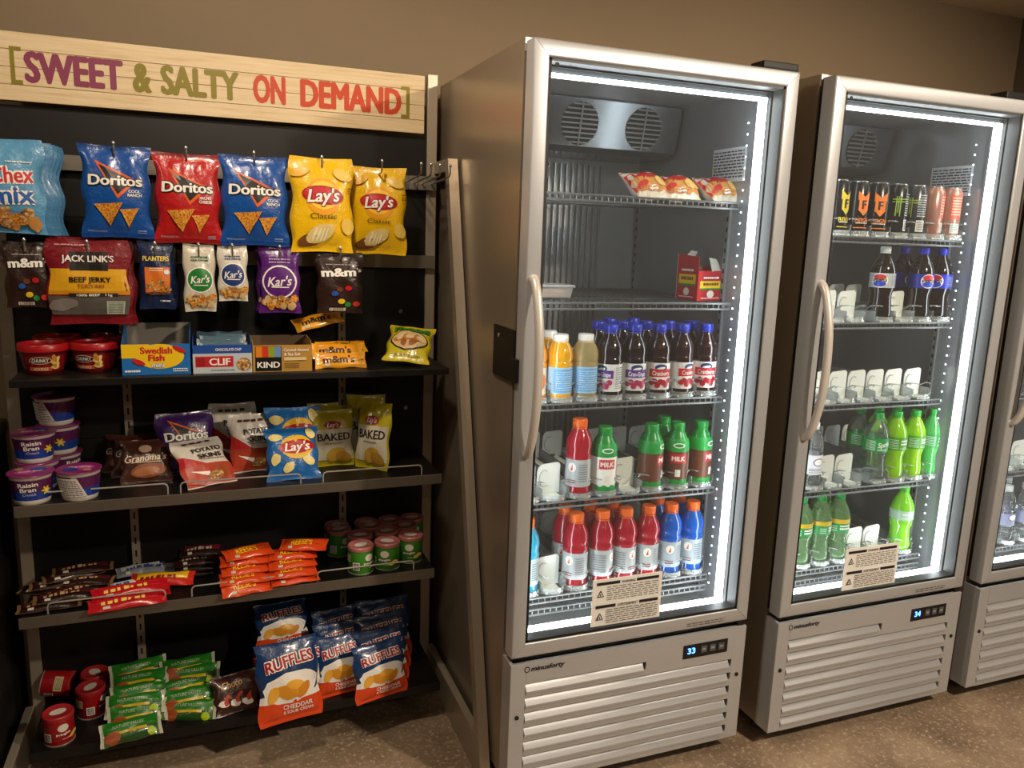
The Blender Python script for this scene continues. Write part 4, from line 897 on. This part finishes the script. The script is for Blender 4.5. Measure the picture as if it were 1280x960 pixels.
def bottle(kind, label, loc, rz=0, group=None):
    if kind in PROTO: return clone(PROTO[kind], label, loc, (0, 0, R(rz)))
    T = BOT[kind]; root = tag(empty('drink_bottle', loc, (0, 0, R(rz))), label, 'bottle', group)
    prof = T['prof']; H = prof[-1][1]
    mb = MB(); mb.lathe(prof, T['mat'], 22); mb.obj('bottle', root, True)
    if 'liq' in T:
        lp = [(max(.001, r-.0022), z+.002) for r, z in prof if z < T.get('fill', 1)]; mb = MB(); mb.lathe(lp, T['liq'], 20); mb.obj('drink', root, True)
    r, h0 = T['cap'][0], T['cap'][1]; mb = MB(); seg = 24
    mb.lathe([(r*.96, H-.002), (r, H), (r, H+h0-.0025), (r*.9, H+h0), (.0005, H+h0)], mat(T['cap'][2], .35), seg, cap=False); mb.lathe([(r*1.02, H-.006), (r*1.02, H-.003)], mat(T['cap'][2], .35), seg, cap=False); mb.obj('cap', root, True)
    if 'lab' in T:
        z0, z1, lc = T['lab']; S = lathe_S(prof)
        zs = [z0]+[z for _, z in prof if z0 < z < z1]+[z1]; rad = S(1, 0)
        mb = MB(); mb.lathe([(math.hypot(*rad(0, z, .0006)[:2]), z) for z in zs], mat(lc, .35), 24, cap=False); lb = mb.obj('label', root, True)
        p = Print(.006); T['art'](p, z0, z1)
        if p.items: p.build('label_print', S(1, 0), lb, .0009, .00012)
    root.scale = T.get('sc', (1, 1, 1)); PROTO[kind] = root; return root
def shape(pts, H): return [(r/1000, z/1000*H) for r, z in pts]
SPORT = shape([(27, 0), (33, 4), (34.5, 12), (33, 20), (34.5, 26), (33.5, 60), (33, 96), (35, 102), (33, 108), (31.5, 113), (34, 120), (34.5, 132), (31, 148), (23, 163), (18.5, 170), (18, 176)], 1)
JUICE = shape([(27, 0), (34, 4), (35.5, 10), (34, 16), (34, 88), (35.5, 93), (34, 98), (35.5, 102), (33, 108), (35, 114), (34, 126), (29, 142), (20, 158), (16.5, 166), (16.5, 172)], 1)
OJ = shape([(27, 0), (34, 4), (35, 12), (33.5, 20), (33.5, 84), (35, 90), (32, 97), (34.5, 104), (34, 118), (28, 136), (21, 146), (20, 150)], 1)
MILK = shape([(28, 0), (33, 4), (34, 10), (34, 112), (33, 124), (27, 142), (20, 154), (18.5, 160)], 1)
SODA = shape([(22, 0), (30, 3), (33, 12), (33.5, 26), (30, 58), (29.5, 76), (33.5, 92), (34.5, 100), (34.5, 146), (33, 156), (27, 174), (18, 192), (12.5, 202), (12.5, 208)], 1)
WATER = shape([(26, 0), (32, 4), (32, 50), (30, 54), (32, 58), (32, 104), (30, 108), (32, 113), (31, 132), (24, 156), (15, 172), (12.5, 178)], 1)
def dk(c, r=.12): return mat(c, r, 0, 'drink')
CLR = mat((.94, .96, .97), .05, 0, 'clear', alpha=.05)
def a_sport(p, z0, z1):
    m_ = (z0+z1)/2; p.ell(-.014, z1-.02, .011, .012, W_); p.tri((-.018, z1-.028), (-.011, z1-.028), (-.012, z1-.012), ink('#e0601c'), 2); p.lines(.004, z0+.012, .030, z1-.01, 8, ink('#7c8084'), 3); p.lines(-.026, z0+.008, -.004, z0+.02, 2, ink('#8a3038'), 4); p.lines(-.07, z0+.01, -.035, z1-.01, 8, ink('#7c8084'), 5)
def a_juice(c1, c2, t):
    def f(p, z0, z1):
        p.ell(.0, z1-.012, .017, .009, ink('#1c3a6a')); p.ell(.0, z1-.014, .012, .0035, W_, .2); p.rect(-.032, z0+.034, .034, z0+.055, ink(c1)); p.text(t, .002, z0+.044, .012, W_, .05, .02)
        for k in range(7): p.ell(-.024+.008*k, z0+.018+.006*math.sin(k*2.3), .0075, .0075, ink(c2, .3))
        p.lines(.04, z0+.006, .075, z1-.006, 10, ink('#8a8a96'), 4)
    return f
def a_oj(p, z0, z1): p.rect(-.034, z0+.004, .034, z1-.004, ink('#6aa6d8')); p.lines(-.028, z0+.008, .028, z1-.008, 9, ink('#c8dcf0'), 2, .35)
def a_orange(p, z0, z1): p.ell(0, (z0+z1)/2, .026, .024, ink('#e8761c')); p.lines(-.03, z0+.004, .03, z0+.014, 2, W_, 3)
def a_milk(ch):
    def f(p, z0, z1):
        g = ink('#159a3c'); p.rect(-.100, .100, .100, .135, g, .0); p.rect(-.1, z0, .1, z0+.018, g, .004)
        if ch: p.rect(-.1, z0+.018, .1, .100, ink('#6a3a26'))
        else: p.rect(-.1, z0+.02, .1, .100, W_)
        p.rect(-.022, .068, .022, .094, ink('#c8242a')); p.text('MILK', 0, .081, .013, W_, .036, .035); p.ell(0, .118, .016, .007, W_); p.ell(0, .118, .012, .0045, g); p.rect(-.007, .030, .007, .050, ink('#e8e2d8')); p.lines(.03, .03, .06, .095, 9, ink('#b8a898') if ch else ink('#a8a8a0'), 3)
    return f
def a_pepsi(c_):
    def f(p, z0, z1):
        m_ = (z0+z1)/2; p.ell(-.004, m_, .022, .022, W_); p.ell(-.004, m_+.010, .017, .009, ink('#c8202a')); p.ell(-.004, m_-.010, .017, .009, ink(c_)); p.text('PEPSI', -.004, m_, .009, K_, .036, .04); p.lines(.03, z0+.006, .055, z1-.006, 6, ink('#8a90a8'), 3)
    return f
def a_sprite(t): 
    def f(p, z0, z1):
        if t: p.text(t, .012, (z0+z1)/2+.004, .016, W_, .046, .03, .25, .15)
        else: p.lines(-.008, z0+.016, .034, z1-.008, 2, W_, 7, .6)
        p.lines(-.045, z0+.005, -.016, z1-.006, 6, ink('#c8e8d0'), 2); p.lines(-.01, z0+.004, .02, z0+.012, 2, ink('#d8f0d8'), 5)
    return f
def a_ginger(p, z0, z1): p.rect(-.1, z1-.014, .1, z1, ink('#c8a81c')); p.lines(-.012, z0+.008, .03, z1-.018, 2, W_, 8, .6); p.lines(-.04, z0+.004, -.02, z1-.02, 3, ink('#c0e0c8'), 3)
def a_water(p, z0, z1): p.ell(.0, (z0+z1)/2+.008, .018, .012, ink('#7a6a9a')); p.ell(.0, (z0+z1)/2+.008, .014, .009, W_); p.lines(-.026, z0+.004, .026, z0+.02, 3, ink('#8a8aa0'), 3)
BOT = {
 'red': dict(prof=SPORT, sc=(1.09, 1.09, 1.13), mat=dk('#a8182c'), cap=(.0195, .018, '#f06a1c'), lab=(.024, .094, '#b4b8ba'), art=a_sport),
 'blue': dict(prof=SPORT, sc=(1.09, 1.09, 1.13), mat=dk('#0e56b8'), cap=(.0195, .018, '#f06a1c'), lab=(.024, .094, '#a8b4bc'), art=a_sport),
 'cyan': dict(prof=SPORT, sc=(1.09, 1.09, 1.13), mat=dk('#2a9cc0'), cap=(.0195, .018, '#f06a1c'), lab=(.024, .094, '#b4c4c8'), art=a_sport),
 'cranp': dict(prof=JUICE, sc=(1.06, 1.06, 1.09), mat=dk('#1c0e14'), cap=(.0185, .016, '#2438c0'), lab=(.017, .088, '#e2e2e0'), art=a_juice('#5a2a8a', '#b02a5a', 'Cran-Grape')),
 'cranr': dict(prof=JUICE, sc=(1.06, 1.06, 1.09), mat=dk('#2a0e12'), cap=(.0185, .016, '#2438c0'), lab=(.017, .088, '#e6e2e0'), art=a_juice('#c02030', '#a81828', 'Cranberry')),
 'oj': dict(prof=OJ, sc=(1.07, 1.07, 1.08), mat=dk('#e0a010'), cap=(.0205, .016, '#f0f0ee'), lab=(.016, .084, '#a8c4dc'), art=a_oj),
 'orange': dict(prof=OJ, sc=(1.07, 1.07, 1.08), mat=dk('#e08a10'), cap=(.0205, .016, '#f0f0ee'), lab=(.016, .084, '#e8d8c0'), art=a_orange),
 'apple': dict(prof=OJ, sc=(1.07, 1.07, 1.08), mat=mat((.90, .74, .36), .05, 0, 'clear', alpha=.3), cap=(.0205, .016, '#f0f0ee'), lab=(.016, .084, '#9cc0e0'), art=a_oj),
 'milk': dict(prof=MILK, sc=(1.08, 1.08, 1.08), mat=dk('#0f8a34', .25), cap=(.0195, .018, '#12963a'), lab=(.004, .112, '#eeeeea'), art=a_milk(False)),
 'choc': dict(prof=MILK, sc=(1.08, 1.08, 1.08), mat=dk('#0f8a34', .25), cap=(.0195, .018, '#12963a'), lab=(.004, .112, '#6a3a26'), art=a_milk(True)),
 'pepsi': dict(prof=SODA, sc=(1.09, 1.09, 1.03), mat=dk('#140a0a', .08), cap=(.0145, .014, '#1c2ec0'), lab=(.098, .142, '#1a2aa8'), art=a_pepsi('#2440c0')),
 'diet': dict(prof=SODA, sc=(1.09, 1.09, 1.03), mat=dk('#140a0a', .08), cap=(.0145, .014, '#d8dcde'), lab=(.098, .142, '#b8bcc0'), art=a_pepsi('#2440c0')),
 'sprite': dict(prof=SODA, sc=(1.09, 1.09, 1.03), mat=mat((.86, .97, .90), .05, 0, 'clear', alpha=.06), cap=(.0145, .014, '#16a048'), lab=(.098, .142, '#129a44'), art=a_sprite('Sprite')),
 'dew': dict(prof=SODA, sc=(1.09, 1.09, 1.03), mat=dk('#8cc81c', .08), cap=(.0145, .014, '#28b848'), lab=(.098, .142, '#4a9a1c'), art=a_sprite(None)),
 'lime': dict(prof=SODA, sc=(1.09, 1.09, 1.03), mat=dk('#52b85a', .08), cap=(.0145, .014, '#28b848'), lab=(.098, .142, '#3a9a4a'), art=a_sprite(None)),
 'ginger': dict(prof=SODA, sc=(1.09, 1.09, 1.03), mat=mat((.50, .80, .42), .05, 0, 'clear', alpha=.16), cap=(.0145, .014, '#18a048'), lab=(.098, .142, '#1c8a44'), art=a_ginger),
 'dewb': dict(prof=SODA, sc=(1.09, 1.09, 1.03), mat=dk('#7ac82a', .08), cap=(.0145, .014, '#58c81c'), lab=(.110, .142, '#a8c8b0'), art=a_sprite(None)),
 'water': dict(prof=WATER, sc=(1.05, 1.05, 1.1), mat=CLR, cap=(.0145, .014, '#eef0f0'), lab=(.04, .098, '#dcdce2'), art=a_water),
 'plainw': dict(prof=WATER, sc=(1.05, 1.05, 1.1), mat=CLR, cap=(.0145, .014, '#d8dce0'), lab=(.06, .1, '#8a90b0'), art=a_water),
}
def lane_x(c, u, z, y=None):
    yy = (c.location.y+.17) if y is None else y; v = 500
    for _ in range(30):
        P = on(u, v, 'y', yy); v += (P.z-z)*380
    return P.x
def spread(xs, pitch=.0775):
    xs = list(xs)
    for i in range(len(xs)-2, -1, -1): xs[i] = min(xs[i], xs[i+1]-pitch)
    return xs
def stock(c, z, rows, where, zc=.09, step=.0775):
    for x, (u, kind, n, lab, empt, rz) in zip(spread([lane_x(c, r_[0], z+zc) for r_ in rows]), rows):
        lane(f'{"empty" if empt else "filled"} white bottle lane {lab[0]}', c, z, x, not empt)
        for k in range(n):
            bottle(kind, lab[1] if k == 0 else lab[1].rstrip()+(', one row behind', ', two rows behind')[k-1], (x, c.location.y+.172+k*step, z+.0068), rz+k*17, BG[kind])
BG = {k: 'drink bottles in the coolers' for k in BOT}
z = 1.107
stock(c1, z, [(679, 'orange', 2, ('of the orange juice by the handle', 'orange juice bottle half hidden by the door handle'), 0, 0),
              (700, 'oj', 2, ('of the yellow juice', 'yellow juice bottle with light blue label'), 0, 10),
              (734, 'apple', 1, ('of the pale juice', 'pale amber juice bottle with light blue label'), 0, 0),
              (762, 'cranp', 2, ('left of the purple label juices', 'dark juice bottle with its text panel facing out'), 0, -65),
              (792, 'cranp', 3, ('of the purple label juice', 'dark juice bottle with purple label and blue cap'), 0, -10),
              (824, 'cranr', 3, ('third from right on the juice shelf', 'dark juice bottle with red label, third from right'), 0, -14),
              (851, 'cranr', 2, ('second from right on the juice shelf', 'dark juice bottle with red label, second from right'), 0, 15),
              (880, 'cranr', 2, ('rightmost on the juice shelf', 'dark juice bottle with red label, rightmost'), 0, -20)], '')
z = .826
stock(c1, z, [(665, None, 0, ('behind the handle on the milk shelf', ''), 1, 0), (690, None, 0, ('left of the red drink on the milk shelf', ''), 1, 0),
              (723, 'red', 1, ('of the red drink on the milk shelf', 'red sports drink bottle standing alone beside white milk'), 0, -30),
              (757, 'milk', 1, ('of the white milk', 'white milk bottle with green cap'), 0, -10),
              (787, None, 0, ('between white milk and chocolate milk', ''), 1, 0),
              (813, 'choc', 1, ('of the left chocolate milk', 'brown and green chocolate milk bottle, leftmost'), 0, 40),
              (845, 'choc', 2, ('of the middle chocolate milk', 'brown and green chocolate milk bottle in the middle'), 0, -20),
              (874, 'choc', 1, ('of the right chocolate milk', 'brown and green chocolate milk bottle, rightmost'), 0, 30)], '')
z = .545
stock(c1, z, [(663, 'cyan', 1, ('of the pale blue drink', 'pale blue sports drink bottle at the door edge'), 0, 0), (690, None, 0, ('between pale blue and red drinks', ''), 1, 0),
              (719, 'red', 2, ('of the leftmost red drink below the milk', 'red sports drink bottle, leftmost of the bottom row'), 0, -30),
              (751, 'red', 2, ('of the second red drink', 'red sports drink bottle, second of the bottom row'), 0, 60),
              (780, 'red', 2, ('of the third red drink', 'red sports drink bottle, third of the bottom row'), 0, 40),
              (808, 'red', 1, ('of the fourth red drink', 'red sports drink bottle beside the blue ones'), 0, 0),
              (836, 'blue', 2, ('of the left blue drink', 'blue sports drink bottle, left of two'), 0, 0),
              (863, 'blue', 2, ('of the right blue drink', 'blue sports drink bottle, right of two'), 0, -20)], '')
z = 1.325
stock(c2, z, [(1041, None, 0, ('leftmost on the cola shelf', ''), 1, 0), (1066, None, 0, ('second from left on the cola shelf', ''), 1, 0),
              (1102, 'diet', 1, ('of the diet cola', 'cola bottle with silver label and pale cap'), 0, -50), 
              (1127, None, 0, ('between silver and blue label colas', ''), 1, 0),
              (1150, 'pepsi', 2, ('of the left blue label cola', 'cola bottle with blue label and round emblem'), 0, -5),
              (1173, 'pepsi', 1, ('of the right blue label cola', 'cola bottle with blue label beside the light strip'), 0, -60)], '', .10)
z = 1.068
stock(c2, z, [(u, None, 0, (f'on the otherwise bare shelf, {o_}', ''), 1, 0) for u, o_ in zip((1031, 1053, 1076, 1098, 1121, 1145), ('leftmost', 'second', 'third', 'fourth', 'fifth', 'rightmost'))], '', .03)
z = .787
stock(c2, z, [(1022, 'water', 1, ('of the clear water', 'clear water bottle with white cap and lavender label'), 0, 0), (1042, None, 0, ('right of the water bottle', ''), 1, 0), (1062, None, 0, ('left of the lemon lime soda', ''), 1, 0),
              (1094, 'sprite', 2, ('of the lemon lime soda', 'clear soda bottle with green label'), 0, -20), (1117, 'dew', 2, ('of the left yellow-green soda', 'yellow-green soda bottle, left of two'), 0, 0),
              (1140, 'dew', 2, ('of the right yellow-green soda', 'yellow-green soda bottle, right of two'), 0, 10), (1163, 'lime', 1, ('of the mint green soda', 'mint green soda bottle beside the light strip'), 0, 0)], '', .10)
z = .522
stock(c2, z, [(1003, 'ginger', 2, ('of the ginger ale by the door edge', 'green ginger ale bottle at the door edge'), 0, 0), (1024, 'ginger', 1, ('of the ginger ale in the middle', 'green ginger ale bottle between two others'), 0, 30), (1046, 'ginger', 2, ('of the rightmost ginger ale', 'green ginger ale bottle facing outward'), 0, -10),
              (1074, None, 0, ('left on the bottom shelf of the middle cooler', ''), 1, 0), (1096, None, 0, ('right on the bottom shelf of the middle cooler', ''), 1, 0), (1126, 'dewb', 1, ('of the bright green soda', 'bright green soda bottle above the warning notice'), 0, -30)], '', .10)
stock(c3, .785, [(1258, None, 0, ('seen left in the right-hand cooler', ''), 1, 0), (1279, None, 0, ('seen right in the right-hand cooler', ''), 1, 0)], '', .04)
stock(c3, .5, [(1255, 'plainw', 2, ('of the left clear bottle in the right-hand cooler', 'clear bottle at left in the right-hand cooler'), 0, 0), (1278, 'plainw', 2, ('of the right clear bottle in the right-hand cooler', 'clear bottle cut by the right edge of the photo'), 0, 0)], '', .08)
# energy drink cans
def can(kind, label, loc, rz=0):
    if ('can', kind) in PROTO: return clone(PROTO['can', kind], label, loc, (0, 0, R(rz)))
    col, art = CANS[kind]; root = tag(empty('drink_can', loc, (0, 0, R(rz))), label, 'can', 'tall energy drink cans'); AL_ = mat('#c4c6c8', .25, .9)
    prof = [(.024, 0), (.026, .001), (.033, .010), (.033, .142), (.0275, .152), (.027, .155)]
    mb = MB(); mb.lathe(prof, mat(col, .22, .35), 26); mb.obj('can', root, True)
    mb = MB(); mb.lathe([(.0265, .153), (.0278, .156), (.0270, .158), (.0255, .1565), (.024, .154), (.0005, .154)], AL_, 26, cap=False); l_ = mb.obj('lid', root, True)
    mb = MB(); mb.bev(-.006, -.016, .1545, .006, .004, .156, AL_, .0005); mb.obj('pull_tab', l_)
    p = Print(.006); art(p); p.build('print', lathe_S(prof)(1, 0), root, .0005, .00015); PROTO['can', kind] = root; return root
def a_reign(c, y_):
    def f(p):
        q = ink(c); p.tri((-.020, .128), (-.001, .112), (-.019, .10), q, 2); p.tri((.020, .128), (.001, .112), (.019, .10), q, 2); p.rect(-.016, .070, .016, .112, q); p.tri((-.016, .072), (.0, .055), (.0, .072), q, 2); p.tri((.016, .072), (.0, .055), (.0, .072), q, 2)
        p.text('F', 0, .088, .026, K_, .015, .04); p.text('REIGN', 0, .042, .012, q, .046, .035); p.lines(-.02, .031, .02, .036, 1, W_, 2); p.rect(-.026, .018, .026, .021, q)
    return f
def a_monst(p): p.lines(-.02, .10, .03, .115, 2, ink('#9ab83a'), 2); p.rect(-.004, .07, -.001, .12, ink('#8aa83a')); p.rect(.002, .06, .005, .12, ink('#8aa83a')); p.rect(-.010, .06, -.007, .12, ink('#8aa83a')); p.rect(.02, .016, .05, .05, W_); p.lines(.022, .018, .048, .048, 8, K_, 3, .6); p.lines(.02, .06, .055, .13, 10, ink('#b8bcc0'), 5)
def a_pink(p): p.rect(-.02, .06, .02, .135, ink('#b8543f')); p.lines(-.016, .07, .016, .13, 7, ink('#e8b8a0'), 4); p.rect(-.016, .016, .016, .046, ink('#c8ccc4')); p.lines(-.014, .018, .014, .044, 6, ink('#6a6a64'), 6)
CANS = {'ry': ('#141416', a_reign('#d8c020', 1)), 'ro': ('#141416', a_reign('#e8781c', 1)), 'mon': ('#1c1e20', a_monst), 'sil': ('#3a3e42', a_monst), 'pink': ('#b88474', a_pink)}
CANROW = ((1047, 'ry', 1, 'black energy drink can with yellow emblem', 10), (1071, 'ro', 1, 'black energy drink can with orange emblem, left of two', -5), (1096, 'ro', 1, 'black energy drink can with orange emblem, right of two', -25),
                    (1121, 'mon', 2, 'black energy drink can with green streaks', -30), (1143, 'sil', 1, 'dark grey energy drink can with barcode', -65), (1166, 'pink', 2, 'copper pink energy drink can, left of two', 30), (1187, 'pink', 1, 'copper pink energy drink can, right of two', -10))
for x, (u, kd, n, l_, rz) in zip(spread([lane_x(c2, r_[0], 1.67) for r_ in CANROW], .0765), CANROW):
    lane('can lane under the '+l_.replace('energy drink ', ''), c2, 1.587, x, True)
    for k in range(n): can(kd, l_+(', one row behind' if k else ''), (x, C2Y+.172+k*.07, 1.5938), rz+20*k)
# pastries, tray and carton in the first cooler
gp = 'wrapped pastries on the top cooler shelf'
def d_past(p, H): 
    p.rect(-.46, H*.16, .46, H*.56, ink('#d8964a')); p.tri((-.5, H*.95), (.25, H*.95), (-.5, H*.15), ink('#c01c20', .25)); p.tri((.5, H*.95), (.1, H*.9), (.5, H*.4), ink('#c83a28', .25)); p.rect(-.1, H*.5, .2, H*.85, ink('#b81a1e')); p.ell(-.3, H*.3, .16, .08, ink('#c8281e'), .5); p.ell(.3, H*.62, .14, .07, W_, .4); p.ell(-.05, H*.2, .12, .06, W_); p.lines(-.02, H*.62, .18, H*.78, 2, W_, 5); p.ell(.25, H*.4, .18, .14, ink('#e6b868'), 0, 14, .1); p.lines(-.4, H*.12, .2, H*.25, 2, ink('#c87a2a'), 3)
for k, (u, rz, l_) in enumerate(((806, 8, 'wrapped pastry with red band, leftmost on the top cooler shelf'), (852, -6, 'wrapped pastry with red band, middle on the top cooler shelf'), (896, 10, 'wrapped pastry with red band, rightmost on the top cooler shelf'))):
    o = bag('past', .122, .12, .06, '#d9cdb8', d_past, l_, 'pastry', (0, 0, 0), (0, 0, 0), gp, 51, 'wrapped_pastry')
    x = lane_x(c1, u, 1.69, .22); lay(o, (x, .215+.03*(k == 1), 1.667+.034), rz, -55, 0, .12)
def d_box(p, H): p.rect(-.42, H*.42, .42, H*.66, ink('#e0b81c')); p.rect(-.42, H*.36, .42, H*.42, ink('#3a7a2a')); p.lines(-.3, H*.48, .3, H*.62, 1, ink('#7a4a10'), 2, .6); p.lines(-.3, H*.72, .3, H*.80, 1, W_, 3, .7); p.ell(0, H*.22, .14, .1, ink('#e6d8c8')); p.lines(-.36, H*.06, .36, H*.12, 1, ink('#e6c8c8'), 5)
xb = lane_x(c1, 880, 1.42, .20); W1 = .11
root = tag(empty('food_carton', (xb+.022, .20, 1.383), (0, 0, R(14))), 'red food carton with torn open top on the second cooler shelf', 'carton'); RC = mat('#b01c26', .4); IC = mat('#c9c4b8', .6)
for nm, b in (('front_wall', (-W1/2, 0, 0, W1/2, .0015, .088)), ('floor_panel', (-W1/2, .0015, 0, W1/2, .085, .0015))): mb = MB(); mb.box(*b, RC); fo = mb.obj(nm, root); (d_ := Print(.5), d_box(d_, .8), d_.build('print', flat_front(0, 0, W1, 0), fo)) if nm == 'front_wall' else None
mb = MB(); mb.prism([(-W1/2, 0), (W1/2, 0), (W1/2, .095), (0, .108), (-W1/2, .135)], 'y', .0835, .085, IC); mb.obj('back_wall', root)
for s_ in (-1, 1):
    mb = MB(); xx = -W1/2 if s_ < 0 else W1/2-.0015; mb.prism([(.0015, 0), (.0835, 0), (.0835, .135 if s_ < 0 else .1), (.0015, .128 if s_ < 0 else .092)], 'x', xx, xx+.0015, RC); so = mb.obj('side_wall', root)
    if s_ < 0: p = Print(.5); d_box(p, 1.0); p.build('print', lambda a, b, e: (-W1/2-e, .0425-a*.078, b*.115), so)
for k, (a, r_) in enumerate(((-.03, 35), (.03, -30))):
    mb = MB(); mb.prism([(-.03, 0), (.03, 0), (.022, .04), (-.015, .045)], 'y', 0, .0015, IC); mb.obj('torn_flap', root, loc=(a, .003, .087) if k else (-.02, .084, .108), rot=(R(r_), 0, R(10)))
xt = lane_x(c1, 686, 1.40, .30)
root = tag(empty('snack_tray', (xt, .31, 1.384)), 'clear lidded food tray on the second cooler shelf by the handle', 'food tray')
mb = MB(); mb.prism([(-.055, 0), (.055, 0), (.062, .028), (-.062, .028)], 'y', -.04, .04, mat((.9, .9, .9), .1, 0, 'clear', alpha=.3)); mb.obj('tray', root)
mb = MB(); mb.bev(-.048, -.034, .003, .045, .034, .024, mat('#c98a5a', .5, 0, 'nuts'), .006); mb.obj('food', root)
mb = MB(); mb.bev(-.066, -.045, .0285, .066, .045, .036, mat((.9, .92, .94), .1, 0, 'clear', alpha=.35), .002); mb.obj('lid', root)
